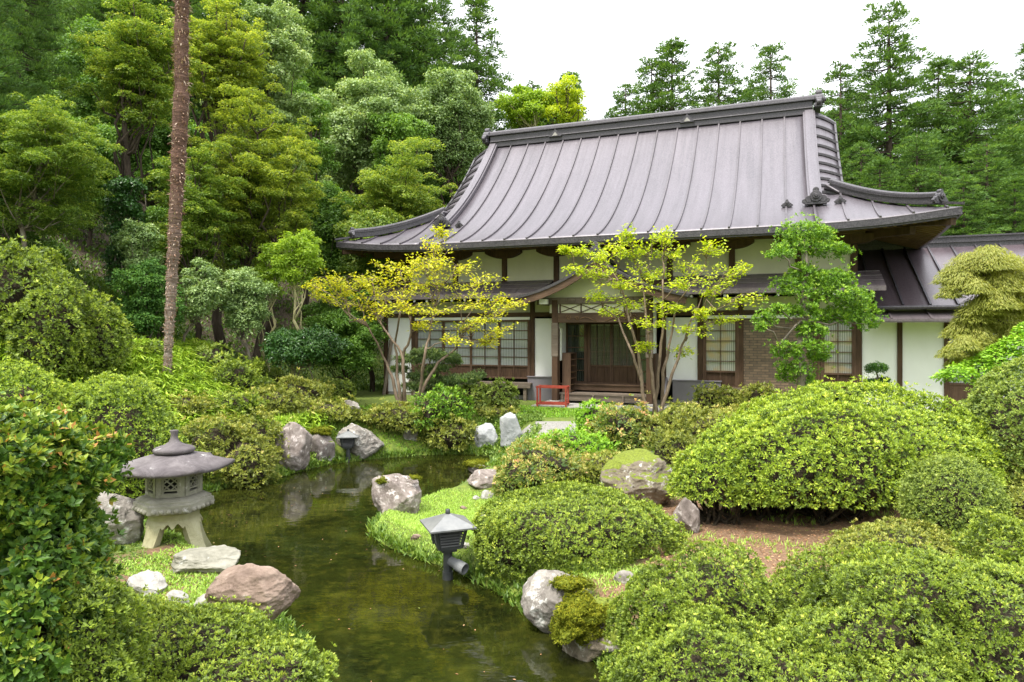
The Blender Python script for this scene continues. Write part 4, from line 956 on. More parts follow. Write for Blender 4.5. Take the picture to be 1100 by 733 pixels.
# ------------------------------------------------------------------ shrubs
def pwshell(L_,c,R,p=4.,**k):
    """box-like clipped hedge: shell of a superellipsoid"""
    n0=len(L_.P); nb0=len(L_.w.v); L_.shell((0,0,0),(1,1,1)*np.array(1.),**k) if False else None
def shrub(px,yt,yb,wp,D,mat,label,cat='shrub',ry=.85,group=None,seed=None,leaf=None,spk=1.75,lift=0.,bumpy=.07,lobes=None,name='clipped_shrub',per=9,zb=None,stems=0,holes=.25,up=.35,tone=0.,zc=.36,asp=.42,depth=.5,core=True,lowcut=-.75):
    cx=(px-CXP)/F*D; rx=wp/2/F*D; g0=tz(cx,D) if zb is None else zb
    zt=HC-(yt-YH)/F*D; h=zt-g0
    if h<.15: h=.15
    seed=seed or int(px*7+yt); L_=Leaves(seed); leaf=leaf or max(.022,D*.0046)
    zc_=max(zc,lift+.0); R=(rx,rx*ry,h*(1-zc_)); c=(cx,D,g0+h*zc_)
    sp=leaf*spk
    main=[(c,R)]
    if lobes:
        for (lx,lyt,lw,ld,lr) in lobes:      # px, top, width px, depth offset, ratio
            D2=D+ld; x2=(lx-CXP)/F*D2; g2=tz(x2,D2) if zb is None else zb; z2=HC-(lyt-YH)/F*D2; h2=max(.15,z2-g2); r2=lw/2/F*D2
            main.append(((x2,D2,g2+h2*zc_),(r2,r2*lr,h2*(1-zc_))))
    for i,(c_,R_2) in enumerate(main):
        oth=[m_ for j,m_ in enumerate(main) if j!=i]
        gz_=c_[2]-R_2[2]/(1-zc_)*zc_
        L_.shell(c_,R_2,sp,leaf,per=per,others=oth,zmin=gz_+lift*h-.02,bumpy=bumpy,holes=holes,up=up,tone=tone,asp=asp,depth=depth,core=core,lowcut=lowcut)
        g=L_.g
        for k in range(stems):
            b=np.array([c_[0]+g.normal()*R_2[0]*.25,c_[1]+g.normal()*R_2[1]*.25,gz_-.05]); a=g.uniform(0,6.28); q=g.uniform(.4,.85)
            e=np.array([c_[0]+math.cos(a)*R_2[0]*q,c_[1]+math.sin(a)*R_2[1]*q,c_[2]+R_2[2]*g.uniform(-.25,.4)])
            mth=(b+e)/2+g.normal(size=3)*.08*R_2[0]; mth[2]-=.1*R_2[2]; rs=.012+.006*g.random()+.004*h
            L_.w.tube([b,(b+mth)/2+g.normal(size=3)*.02,mth,e],[rs*1.3,rs,rs*.8,rs*.4],6)
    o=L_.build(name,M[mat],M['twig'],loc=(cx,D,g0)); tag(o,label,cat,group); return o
# right side
shrub(918,418,566,300,10.3,'azalea_bright','huge bright green azalea mound spreading before the white side wing',lobes=[(815,450,150,-.3,.9),(768,474,96,-.6,.8),(1010,458,150,.1,.9),(885,436,210,-.8,.6)],lift=.22,zc=.40,stems=26,bumpy=.045,leaf=.044,depth=.6,ry=.7,name='azalea_mound')
shrub(618,523,632,205,8.6,'azalea','rounded dark edged azalea mound leaning over the pond behind the round boulder',lobes=[(560,552,100,-.15,.8),(680,543,95,.15,.8)],zb=.16,stems=8,bumpy=.05,leaf=.034,depth=.6,name='azalea_mound')
shrub(750,590,733,165,5.9,'azalea','knobbly azalea mound at the bottom, just right of the moss covered ledge',lobes=[(712,618,95,-.3,.8),(800,622,110,-.1,.8)],bumpy=.10,depth=.8,leaf=.028,name='azalea_mound')
shrub(862,607,680,90,6.3,'azalea','small loose azalea tuft between the two lower right mounds',bumpy=.14,depth=.8,leaf=.028,name='azalea_mound')
shrub(965,562,640,150,7.2,'azalea_olive','flat topped azalea with bare twigs showing under its left edge',lobes=[(1010,572,130,.2,.8)],lift=.30,zc=.5,stems=14,bumpy=.05,name='azalea_mound')
shrub(1040,586,760,260,5.3,'azalea','broad azalea mass filling the bottom right corner',lobes=[(930,645,180,-.2,.8),(1120,560,180,.6,.8),(870,690,130,-.45,.7)],bumpy=.10,depth=.8,leaf=.026,name='azalea_mound')
shrub(760,668,790,190,4.9,'azalea','low azalea mass along the bottom edge below the knobbly mound',lobes=[(880,690,190,-.1,.8),(980,700,170,-.2,.8)],bumpy=.09,depth=.8,leaf=.024,name='azalea_mound')
shrub(1024,490,592,100,7.7,'boxleaf','small tightly clipped dome standing before the huge azalea mound',bumpy=.015,holes=.05,leaf=.026,spk=1.6,zc=.5,depth=.3,name='topiary_dome',ry=1.)
shrub(1115,391,500,158,10.1,'boxleaf','large dark clipped dome at the right edge under the lace leaved maple',bumpy=.03,leaf=.042,holes=.12,depth=.4,name='topiary_dome',ry=1.)
shrub(1100,474,540,80,9.8,'azalea_olive','pale olive mound behind the small clipped dome',bumpy=.05,name='azalea_mound')
shrub(1105,524,575,75,7.6,'azalea_olive','low mound at the right edge right of the small clipped dome',bumpy=.05,name='azalea_mound')
shrub(1100,570,600,90,7.6,'azalea_olive','ankle high strip of azalea at the right edge above the corner mass',bumpy=.05,name='azalea_mound')
# middle
shrub(640,432,470,46,15.6,'brightgreen','rounded fresh green shrub before the porch, left of the pink tipped one',bumpy=.05,name='round_shrub')
shrub(672,438,490,66,14.6,'pinkish','loose shrub with pink and cream new tips before the porch',bumpy=.16,per=8,depth=.9,leaf=.075,name='loose_shrub')
shrub(727,432,475,62,15.3,'azalea_olive','olive mound between the green young tree and the huge azalea',lobes=[(700,448,40,-.5,1)],name='round_shrub')
shrub(760,414,440,34,17.6,'azalea_olive','leftmost of the three little clipped balls before the brick wall',group='clipped balls before the brick wall',name='round_shrub')
shrub(786,416,440,38,17.4,'azalea_olive','middle one of the three little clipped balls before the brick wall',group='clipped balls before the brick wall',name='round_shrub')
shrub(815,411,440,44,17.1,'azalea_olive','rightmost and largest of the three little clipped balls before the brick wall',group='clipped balls before the brick wall',name='round_shrub')
shrub(780,438,468,110,14.2,'azalea_olive','low olive mound in front of the three clipped balls',name='round_shrub')
shrub(614,463,492,84,13.6,'brightgreen','low vivid green cushion beside the gravel path',bumpy=.04,name='low_cushion_shrub')
shrub(600,471,494,42,13.2,'pinkish','small purplish brown tuft growing through the vivid green cushion',bumpy=.12,name='loose_shrub',tone=-.1)
shrub(575,481,527,82,12.3,'pinkish','spreading shrub with pink and yellow tips above the pink slab',bumpy=.16,per=8,depth=.9,leaf=.062,name='loose_shrub',lobes=[(550,490,50,-.2,.8)])
shrub(650,487,525,90,12.6,'azalea_olive','olive mound behind the mossy boulder',name='round_shrub',lobes=[(622,495,50,-.3,1)])
shrub(722,462,510,52,12.3,'azalea_olive','olive shrub right behind the large mossy boulder',name='round_shrub',bumpy=.1)
shrub(742,484,520,40,11.6,'azalea_olive','small shrub at the left foot of the huge azalea',name='round_shrub',bumpy=.1)
shrub(506,408,437,34,19.2,'boxleaf','left clipped ball of the pair under the long window',name='round_shrub',bumpy=.04)
shrub(537,408,437,40,19.,'boxleaf','right clipped ball of the pair under the long window',name='round_shrub',bumpy=.04)
shrub(477,420,450,58,17.7,'podo','bright spreading shrub right of the yellow leaved tree trunks',bumpy=.16,name='loose_shrub',lift=.2,zc=.5,stems=6)
shrub(484,446,490,58,17.5,'azalea_olive','azalea on the far bank between the upright rock and the blue grey boulder',bumpy=.09,name='bank_azalea',zb=.15)
shrub(533,443,470,50,18.4,'azalea_olive','azalea on the far bank behind the two pale boulders',bumpy=.09,name='bank_azalea')
shrub(430,432,462,60,17.6,'azalea_olive','low azalea at the foot of the yellow leaved tree',bumpy=.09,name='bank_azalea',lobes=[(400,446,40,0,1)])
# left bank
shrub(352,431,466,70,17.4,'azalea_olive','azalea above the mossy capped rock on the left bank',bumpy=.08,name='bank_azalea',lobes=[(330,445,40,-.4,1)])
shrub(272,446,515,66,14.9,'azalea_olive','azalea hanging over the far left water left of the tall pale rock',bumpy=.08,name='bank_azalea',lobes=[(262,466,50,-.3,.9)],zb=.05)
shrub(232,448,528,95,14.1,'azalea_olive','azalea overhanging the water behind the stone lantern',bumpy=.08,name='bank_azalea',lobes=[(205,476,80,-.3,.9),(262,470,60,-.25,.9)],zb=.05)
shrub(175,470,540,90,13.3,'azalea','dark azalea at the water behind the lantern roof',bumpy=.09,name='bank_azalea',zb=.1)
shrub(290,415,450,80,17.,'azalea_olive','low rounded azalea among the strap leaves on the slope',bumpy=.09,name='bank_azalea')
shrub(128,405,480,125,11.3,'azalea_bright','pale green mound behind the broad leaved hedge, right one of two',bumpy=.05,leaf=.045,name='mound_shrub',tone=-.05,lobes=[(85,412,80,.3,.9)])
shrub(25,400,480,110,10.8,'azalea_bright','pale green mound behind the broad leaved hedge, left one of two',bumpy=.05,leaf=.045,name='mound_shrub',tone=-.05)
shrub(8,250,400,110,14.2,'azalea','tall olive shrub at the left edge of the slope',bumpy=.10,depth=.9,leaf=.07,name='tall_shrub',lobes=[(50,290,84,-.3,.9),(-30,270,80,-.3,1)])
shrub(90,318,405,86,14.6,'azalea','rounded green shrub on the slope right of the tall olive shrub',bumpy=.05,leaf=.06,name='tall_shrub')
shrub(255,385,425,60,17.6,'azalea','dark shrub on the slope right of the palm foot',bumpy=.12,name='slope_shrub')
shrub(222,372,402,44,18.2,'boxleaf','blue green low shrub behind the palm foot',bumpy=.12,name='slope_shrub')
shrub(322,405,440,64,18.2,'azalea_olive','olive shrub below the long clipped hedge',bumpy=.1,name='slope_shrub')
shrub(200,425,462,60,15.2,'azalea_olive','olive shrub among the strap leaves below the palm',bumpy=.1,name='slope_shrub')
shrub(245,420,455,66,16.2,'azalea','green shrub among the strap leaves right below the palm',bumpy=.12,name='slope_shrub')
shrub(150,372,400,50,16.5,'azalea','green shrub on the slope left of the palm foot',bumpy=.12,name='slope_shrub')
# near left hedge of broad glossy leaves and the azalea below it
hg=Leaves(901)
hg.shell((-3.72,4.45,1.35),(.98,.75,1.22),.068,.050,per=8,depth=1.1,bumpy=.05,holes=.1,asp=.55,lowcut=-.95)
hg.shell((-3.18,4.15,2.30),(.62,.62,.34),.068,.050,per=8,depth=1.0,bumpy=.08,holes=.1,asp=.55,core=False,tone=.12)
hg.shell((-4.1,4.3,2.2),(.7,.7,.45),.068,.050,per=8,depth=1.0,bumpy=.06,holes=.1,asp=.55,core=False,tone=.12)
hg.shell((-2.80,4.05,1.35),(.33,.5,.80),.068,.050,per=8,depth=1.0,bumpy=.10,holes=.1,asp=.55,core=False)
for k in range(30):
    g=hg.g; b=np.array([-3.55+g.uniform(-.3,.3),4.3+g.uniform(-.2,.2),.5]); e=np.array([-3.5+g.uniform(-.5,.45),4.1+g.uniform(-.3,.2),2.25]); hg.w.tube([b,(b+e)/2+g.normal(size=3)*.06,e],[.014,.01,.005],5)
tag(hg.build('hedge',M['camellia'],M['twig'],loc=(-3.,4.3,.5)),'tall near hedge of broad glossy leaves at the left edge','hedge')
shrub(85,652,760,270,5.0,'azalea','wide azalea mass filling the bottom left corner below the white stones',lobes=[(20,605,220,.1,.9),(262,694,175,-.15,.8),(175,660,220,.0,.8),(30,622,230,-.95,.7),(60,632,160,.35,.8)],bumpy=.07,depth=.9,leaf=.028,name='azalea_mound')
# clipped low hedge by the hall
hd=Leaves(77); a_=gnd(268,418);b_=gnd(372,418); a_=at(265,405,20.5);b_=at(378,405,21)
for k in range(6):
    q=a_+(b_-a_)*(k+.5)/6; z0=tz(q[0],q[1]); hd.shell((q[0],q[1],z0+.3),(.36,.4,.42),.13,.085,per=8,depth=.4,bumpy=.03,holes=.1,zmin=z0)
tag(hd.build('clipped_hedge',M['boxleaf'],M['twig']),'long low clipped hedge left of the hall under the spreading tree','hedge')

# ------------------------------------------------------------------ trees
def branch(L_,a,b,r0,r1,g,n=5,wig=.06,up=.12,sides=6):
    a=np.array(a,float);b=np.array(b,float); ln=np.linalg.norm(b-a); pts=[]
    for t in np.linspace(0,1,n):
        p_=a*(1-t)+b*t; p_=p_+g.normal(size=3)*wig*ln*math.sin(math.pi*t); p_[2]+=-up*ln*math.sin(math.pi*t); pts.append(p_)
    L_.w.tube(pts,np.linspace(r0,r1,n),sides); return pts
def parts_tree(name,L_,leafm,woodm,label,cat='tree',group=None,loc=(0,0,0)):
    """thing: empty at the base with crown and trunk children"""
    t=empty(name,tuple(loc)); tag(t,label,cat,group)
    wv=L_.w; L_.w=MB(); c=L_.build('crown',leafm,None,t,loc=loc); c.location=(0,0,0)
    if wv.n:
        wv.v=[v-np.array(loc) for v in wv.v]; wv.build('trunk',woodm,t,smooth=True)
    return t
def tree(kind,x0,x1,yt,yb,D,mat,label,base=None,K=46,cr=.27,seed=None,bark='barkdark',cat='tree',name=None,ry=.9,leafk=.0038,cov=.7,trunks=1,tone=0.,tr=None,group=None,low=-.75):
    seed=seed or int(x0*3+yt*5+D*7+1000); L_=Leaves(seed); g=L_.g
    cx=((x0+x1)/2-CXP)/F*D; rx=(x1-x0)/2/F*D; zt=HC-(yt-YH)/F*D; zb_=HC-(yb-YH)/F*D
    R=np.array([rx,rx*ry,(zt-zb_)/2]); c=np.array([cx,D,(zt+zb_)/2])
    bx=cx if base is None else (base-CXP)/F*D; gz_=tz(bx,D); B=np.array([bx,D,gz_-.3])
    leaf=max(.05,D*leafk*(.88 if kind=='maple' else 1)); rm=(R[0]*R[2])**.5; r_=cr*min(rm*1.0,R[0]*1.1)
    pts=[]; tries=0; Rin=np.maximum(R-r_*np.array([1,1,.6]),R*.3)
    while len(pts)<K and tries<4000:
        tries+=1; u=unit(g.normal(size=3)); u*=g.uniform(.5,1.02) if g.random()<.8 else g.uniform(.1,.6)
        if u[2]<low: continue
        p_=c+u*Rin
        if kind=='cone': 
            f=1-(u[2]+1)/2; p_=np.array([c[0]+u[0]*Rin[0]*(f*1.2+.15),c[1]+u[1]*Rin[1]*(f*1.2+.15),c[2]+u[2]*Rin[2]])
        if all(np.linalg.norm((p_-q)/np.array([1,1,.6 if kind=='maple' else 1]))>r_*.72 for q in pts): pts.append(p_)
    top=c+np.array([0,0,R[2]*.55])
    stems=[]
    tr=tr or .0125*(zt-gz_)+.02
    for k in range(trunks):
        b0=B+np.array([g.normal()*.25*(trunks>1),g.normal()*.2*(trunks>1),0]); e=top+np.array([g.normal()*R[0]*.35,g.normal()*R[1]*.2,0])*(trunks>1)
        stems.append(np.array(branch(L_,b0,e,tr/(trunks**.5),tr*.2,g,9,.035,-.02,8)))
    for i,p_ in enumerate(pts):
        st=stems[i%len(stems)]
        cand=[q for q in st if q[2]<p_[2]-.15*R[2]] or [st[max(1,len(st)//2)]]
        q=cand[-1] if g.random()<.6 else cand[g.integers(max(0,len(cand)//2),len(cand))]
        branch(L_,q,p_,tr*.35/(trunks**.3),tr*.08,g,5,.07,.08,5)
        rr=r_*g.uniform(.75,1.25)
        tn=tone+g.normal()*.05
        if kind=='maple':
            for s_ in range(10):
                L_.clump(p_+g.normal(size=3)*np.array([.68,.68,.5])*rr,rr*g.uniform(.25,.6),leaf,cov=cov*.7,flat=.34,updir=.7,droop=.25,hor=.3,tone=tn+.05*g.normal())
        else:
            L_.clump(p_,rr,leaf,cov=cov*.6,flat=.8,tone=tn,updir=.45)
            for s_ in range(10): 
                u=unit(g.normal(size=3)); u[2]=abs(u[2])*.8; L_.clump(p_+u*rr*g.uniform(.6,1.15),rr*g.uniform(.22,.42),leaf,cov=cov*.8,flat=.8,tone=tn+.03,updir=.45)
    return parts_tree(name or ('maple_tree' if kind=='maple' else 'broadleaf_tree'),L_,M[mat],M[bark],label,cat,group,loc=B+np.array([0,0,.3]))
# cedar prototypes
def cedar(seed,H,Rb,density=1.,bare=.12,leaf=.20,sparse=.0):
    L_=Leaves(seed); g=L_.g
    L_.w.tube([(0,0,-1.5),(0,0,H*.3),(0,0,H*.7),(0,0,H*.985)],[.024*H*.6,.018*H*.6,.010*H*.6,.02],8)
    z=bare*H
    while z<H*.985:
        f=1-z/H; Lb=Rb*min(1,(f*1.35)**.8)*(.75+.25*min(1,(z-bare*H)/(H*.1)+.3)); nb=int((8 if f>.2 else 6)*density)
        a0=g.uniform(0,6.28)
        for k in range(nb):
            if g.random()<sparse: continue
            a=a0+6.28*k/nb+g.normal()*.25; l=Lb*g.uniform(.55,1.15)+.25; d=np.array([math.cos(a),math.sin(a),0]); zz_=z+g.normal()*.15
            P=lambda t: np.array([0,0,zz_])+d*l*t+np.array([0,0,-.30*l*t+.30*l*t**2.2])
            L_.w.tube([P(0),P(.35),P(.7),P(1)],[.03+.008*l,.03,.02,.01],4,cap=False)
            nt=max(2,int(l/.36))
            for j in range(nt):
                t=.35+.65*(j+1)/nt; c=P(t)+g.normal(size=3)*.12; r=(.40+.14*g.random())*(.65+.6*f)
                n=int(40*density); u=L_.sph(n); u[:,2]=np.abs(u[:,2])*.9-.25
                p_=c+u*np.array([r,r,r*.75])*g.uniform(.3,1,(n,1)); dirs=unit(u*.9+d*.5+np.array([0,0,.45])+g.normal(size=(n,3))*.3)
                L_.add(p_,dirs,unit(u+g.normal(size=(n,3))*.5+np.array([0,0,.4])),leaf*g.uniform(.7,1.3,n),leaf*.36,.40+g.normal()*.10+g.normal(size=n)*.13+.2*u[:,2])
        z+=.34*H/16*g.uniform(.8,1.2)+.14
    t=parts_tree('cedar_tree',L_,M['cedar'],M['barkdark'],'cedar')
    return t
def copytree(t):
    c=t.copy(); COL.objects.link(c)
    for ch in t.children:
        d=ch.copy(); COL.objects.link(d); d.parent=c
    return c
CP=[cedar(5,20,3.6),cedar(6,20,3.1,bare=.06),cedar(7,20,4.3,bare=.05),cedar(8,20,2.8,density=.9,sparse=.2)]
used=set()
def putcedar(v,px,yt,D,label,group=None,wf=1.,rot=None,zb=None):
    t=CP[v]
    if v in used: t=copytree(t)
    used.add(v)
    x=(px-CXP)/F*D; g0=tz(x,D) if zb is None else zb; zt=HC-(yt-YH)/F*D; s_=(zt-g0)/20
    t.location=(x,D,g0); t.scale=(s_*wf,s_*wf,s_); t.rotation_euler=(0,0,rot if rot is not None else px*.7)
    tag(t,label,'tree',group); return t
G='cedars behind the hall'
putcedar(0,672,88,52,'small dark cedar tip above the ridge, leftmost of the row behind the roof',G,wf=1.1)
putcedar(2,700,58,50,'left half of the broad twin cedar behind the roof ridge',G)
putcedar(1,722,42,49,'pointed cedar forming the right half of the twin behind the roof ridge',G,wf=1.2)
putcedar(0,772,42,50,'lone narrow cedar behind the middle of the ridge',G,wf=1.05)
putcedar(2,828,42,50,'wide cedar behind the right end of the ridge',G,wf=.95)
putcedar(3,806,85,55,'low cedar filling between the two cedars over the right half of the ridge',G)
putcedar(3,880,92,54,'thin short cedar just right of the ridge end',G)
putcedar(3,903,62,40,'slender sparse cedar left of the tallest cedar',G)
putcedar(0,955,-2,40,'tallest cedar, its spire reaching the top of the picture',G,wf=1.1)
putcedar(1,1008,62,42,'cedar close right of the tallest one',G,wf=1.2)
putcedar(2,1042,55,40,'bushy cedar second from the right edge',G,wf=1.35)
putcedar(1,1112,42,46,'tall cedar cut by the right edge of the picture',G,wf=1.1)
putcedar(2,925,150,36,'lower leafy cedar rising behind the right end of the roof',G,wf=1.3)
putcedar(2,985,140,35,'lower leafy cedar behind the right eave tip',G,wf=1.3)
putcedar(0,1060,150,34,'lower leafy cedar behind the side wing roof',G,wf=1.5)
putcedar(2,1110,170,37,'lower leafy cedar at the right edge behind the wing',G,wf=1.4)
G2='cedars on the wooded hill'
putcedar(1,512,-5,50,'pointed cedar at the right end of the hill forest',G2,wf=1.15)
putcedar(2,455,-60,48,'second cedar from the right on the hill crest',G2,wf=1.05)
putcedar(0,415,-75,46,'dense cedar high above the pale rounded trees',G2,wf=1.3)
putcedar(2,368,-90,44,'broad cedar on the hill crest, middle of the row',G2,wf=1.1)
putcedar(1,325,-100,45,'cedar left of the middle of the hill crest row',G2,wf=1.4)
putcedar(0,275,-110,43,'cedar behind the grey green tree on the hill',G2,wf=1.3)
putcedar(2,20,-130,20,'dark soft cedar hanging into the top left corner',G2,wf=.72)
putcedar(1,-40,-200,17.5,'dark cedar beyond the left edge whose boughs reach in',G2,wf=.9)
putcedar(2,120,-120,36,'cedar behind the large maple left of the palm',G2,wf=1.1)
putcedar(0,190,-110,38,'cedar behind the palm trunk',G2,wf=1.2)
for k,(x,y,d,v,wf) in enumerate([(920,95,46,2,1.3),(975,110,44,0,1.1),(1030,95,48,2,1.),(1085,110,46,0,1.1),(1075,85,52,1,1.2),(945,170,33,1,1.5),(1010,175,33,2,1.3),(1035,185,31,0,1.5),(1090,190,32,1,1.5),(898,120,44,1,1.4)]):
    putcedar(v,x,y,d,'cedar within the dense stand behind the side wing','cedars behind the side wing',wf=wf)
for k,(x,y,d) in enumerate([(572,85,66),(592,92,68),(612,78,66)]): putcedar([3,0,1][k],x,y,d,['leftmost','middle','rightmost'][k]+' of three tiny far cedars between the hill forest and the roof','far cedars',wf=1.1)
# leafy trees of the slope
tree('b',330,455,58,240,36,'greytree','round grey green tree in the middle of the hill',K=60,cr=.24,tone=.02)
tree('b',425,535,72,215,40,'greytree','grey green tree touching the left end of the roof',K=50,tone=-.03)
tree('b',388,470,110,220,34,'midtree','small vivid green tree between the two grey green ones',K=26)
tree('b',228,345,-15,225,27,'greytree','tall pale grey green tree right of the palm',K=70,cr=.22,tone=.06)
tree('b',285,365,60,240,32,'midtree','green tree behind the yellow green maple',K=36,tone=-.05)
tree('maple',360,500,152,300,28,'maple','spreading maple with yellowish top left of the roof corner',K=46,tone=.12)
tree('maple',205,348,90,330,22.5,'maple_yellow','large yellow green layered maple right of the palm trunk',K=70,cr=.22,tone=-.04)
tree('maple',185,300,-20,150,24,'maple_yellow','upper yellow green maple behind the palm trunk',K=46,cr=.24,tone=-.02)
tree('maple',158,262,150,320,20.5,'maple','rounded dark green maple beside the palm trunk',K=46,cr=.24,tone=.02)
tree('maple',85,205,-10,165,21.5,'maple','layered green maple left of the palm trunk',K=60,cr=.24,tone=.10)
tree('maple',-25,125,110,270,17.5,'maple','maple with a bent pale trunk at the left edge',base=22,K=60,cr=.22,bark='bark',tone=.0)
tree('b',105,160,178,315,19.5,'darkleaf','dark glossy evergreen column wrapped in creeper',K=34,cr=.33,low=-1,bark='bark',trunks=3)
tree('b',115,200,278,378,17.8,'fineyew','fine needled dark shrub tree on several pale trunks',K=34,cr=.26,bark='bark',trunks=4,base=150)
tree('b',118,180,236,300,19,'greytree','pale leaved shrub between the dark column and the needled tree',K=22,cr=.3,bark='bark')
tree('b',188,245,268,368,18.6,'greytree','pale leaved shrub close behind the palm trunk',K=24,cr=.3,bark='bark',base=196)
tree('b',230,300,282,372,19.6,'greytree','grey green camellia like shrub between palm and bamboo',K=30,cr=.28,bark='bark',tone=-.04)
tree('b',296,352,236,322,20,'bamboo','feathery light green bamboo clump on a pale stem',K=24,cr=.30,bark='culm',base=308,name='bamboo',cat='bamboo',tone=.02,tr=.07)
tree('b',266,312,250,335,21,'bamboo','darker bamboo clump left of the light one',K=16,cr=.32,bark='culm',name='bamboo',cat='bamboo',tr=.06,tone=-.14)
tree('b',275,378,350,400,19.5,'darkleaf','low spreading evergreen clipped flat above the long hedge',K=40,cr=.34,bark='bark',trunks=3,tone=.12)
tree('b',530,600,92,150,46,'bamboo','pale yellow green bamboo behind the left end of the ridge',K=24,cr=.3,name='bamboo',cat='bamboo',bark='culm')
tree('b',575,642,78,150,45,'limetree','pale yellow green tree behind the ridge left of the cedars',K=22,cr=.26,tone=-.05,cov=.5)
tree('b',350,450,225,340,25,'maple','green undertree beside the left hall corner',K=40,tone=-.05)
tree('b',318,420,300,420,23.5,'midtree','dark bushy tree behind the yellow leaved tree',K=40,tone=-.18)
tree('b',545,640,100,200,50,'midtree','green tree hidden mostly behind the ridge end',K=24)
for k,(x0,x1,y0,y1,d) in enumerate([(300,420,200,330,30),(100,240,110,230,33),(-60,70,190,330,22),(40,150,120,260,26),(150,300,180,330,30),(60,180,20,170,30),(-80,60,20,180,26)]):
    tree('b',x0,x1,y0,y1,d,'midtree','shaded understorey tree filling the slope '+['behind the big yellow green maple','between the palm and the layered maple','at the left edge behind the bent trunk','behind the dark creeper column','behind the rounded maple','high behind the left maple','in the dark top left'][k],K=36,tone=-.15)
for k,(x,y,d,v,wf) in enumerate([(80,-140,40,1,1.3),(-10,-150,38,0,1.4),(230,-90,50,2,1.2),(150,-150,50,0,1.4),(345,-60,55,1,1.3),(395,-40,58,2,1.2),(440,-20,60,0,1.2),(485,30,62,1,1.3),(60,-120,60,2,1.4),(-90,-160,34,2,1.3)]):
    putcedar(v,x,y,d,'tall cedar of the dense row closing the view above the hill',G2,wf=wf)
# lace leaf maple, green maple twig, pruned tree, bonsai tree at the right
Lm=Leaves(4001); g=Lm.g; D=12.3; B=at(1062,420,D); B[2]=tz(B[0],B[1])
tp=[B,at(1066,372,D),at(1056,330,D),at(1060,300,D-.1),at(1050,284,D)]; Lm.w.tube(tp,[.07,.06,.05,.035,.02],7)
for (x,y,r) in [(1040,280,.33),(1062,274,.38),(1085,283,.36),(1025,292,.26),(1100,300,.36),(1075,300,.3),(1048,305,.22),(1112,325,.3),(1085,330,.26),(1045,335,.25),(1062,345,.28),(1030,352,.22),(1040,372,.22),(1060,366,.25),(1022,375,.18),(1020,312,.16),(1090,355,.22),(1072,388,.16),(1052,292,.3),(1035,298,.28),(1068,318,.3),(1052,325,.28),(1040,345,.26),(1075,340,.26),(1050,358,.24),(1036,365,.2),(1095,315,.3),(1100,345,.3),(1030,385,.16),(1046,380,.2),(1115,290,.3),(1128,310,.35)]:
    c=at(x,y,D+g.normal()*.25); branch(Lm,tp[2] if y>320 else tp[3],c,.018,.006,g)
    r*=1.16; n=int(2300*(r/.3)**2); u=Lm.sph(n); u[:,2]=np.abs(u[:,2])*.8-.15; p_=c+u*r*np.array([1,1,.62])*g.uniform(.4,1.15,(n,1)); p_[:,2]-=.55*((u[:,0]**2+u[:,1]**2))*r
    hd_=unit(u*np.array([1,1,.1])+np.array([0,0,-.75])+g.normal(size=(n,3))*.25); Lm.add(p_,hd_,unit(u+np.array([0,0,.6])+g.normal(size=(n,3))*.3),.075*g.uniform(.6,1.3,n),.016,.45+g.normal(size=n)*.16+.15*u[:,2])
parts_tree('lace_leaf_maple',Lm,M['maple_lace'],M['barkdark'],'weeping yellow green lace leaved maple before the side wing roof',loc=B)
Lm=Leaves(4002); g=Lm.g; D=11.7; B=at(1085,430,D); B[2]=tz(B[0],B[1]); top=at(1075,385,D); Lm.w.tube([B,at(1082,405,D),top],[.05,.04,.025],7)
for (x,y,r) in [(1030,400,.26),(1015,404,.18),(1052,392,.3),(1075,380,.32),(1095,368,.34),(1110,385,.3),(1060,408,.22),(1085,395,.25),(1105,352,.22)]:
    c=at(x,y,D+g.normal()*.2-.3); branch(Lm,top,c,.014,.005,g); Lm.clump(c,r,.07,cov=1.1,flat=.42,hor=.4,droop=.25,updir=.7,tone=.05)
parts_tree('green_maple',Lm,M['brightgreen'],M['barkdark'],'fresh green maple bough above the dark clipped dome',loc=B)
Lm=Leaves(4003); g=Lm.g; D=15.4; B=at(858,432,D); B[2]=tz(B[0],B[1])
tp=[B,at(862,400,D),at(858,372,D),at(868,345,D),at(860,318,D),at(868,290,D),at(864,260,D)]; Lm.w.tube(tp,[.10,.10,.08,.075,.06,.05,.02],9)
for (x,y,rx_,rz_2) in [(865,252,34,17),(850,266,22,14),(884,268,24,15),(838,272,14,9),(905,270,12,8),(880,302,30,16),(905,318,30,18),(850,310,22,16),(920,335,26,16),(932,348,14,10),(895,342,28,14),(862,335,22,13),(838,332,10,8),(822,342,13,11),(818,352,9,8),(872,372,18,10),(845,378,17,12),(855,395,20,12),(880,384,18,12),(865,408,14,10),(842,405,10,8),(870,355,20,12),(900,300,20,12),(862,290,16,10)]:
    c=at(x,y,D+g.normal()*.18); q=min(tp,key=lambda t:abs(t[2]-c[2]+.1)); branch(Lm,q,c,.03,.012,g,wig=.1)
    r=np.array([rx_/F*D,rx_/F*D*.8,rz_2/F*D]); Lm.shell(c,r*np.array([.84,.84,.78]),.105,.062,per=8,depth=1.0,bumpy=.16,core=False,holes=.5,lowcut=-.6,inner=False)
parts_tree('pruned_tree',Lm,M['podo'],M['bark'],'tall twisted cloud pruned tree before the brick wall',loc=B)
Lm=Leaves(4004); g=Lm.g; D=15.8; B=at(940,432,D); B[2]=tz(B[0],B[1])
tp=[B,at(938,418,D),at(943,405,D),at(940,395,D)]; Lm.w.tube(tp,[.03,.028,.022,.012],6)
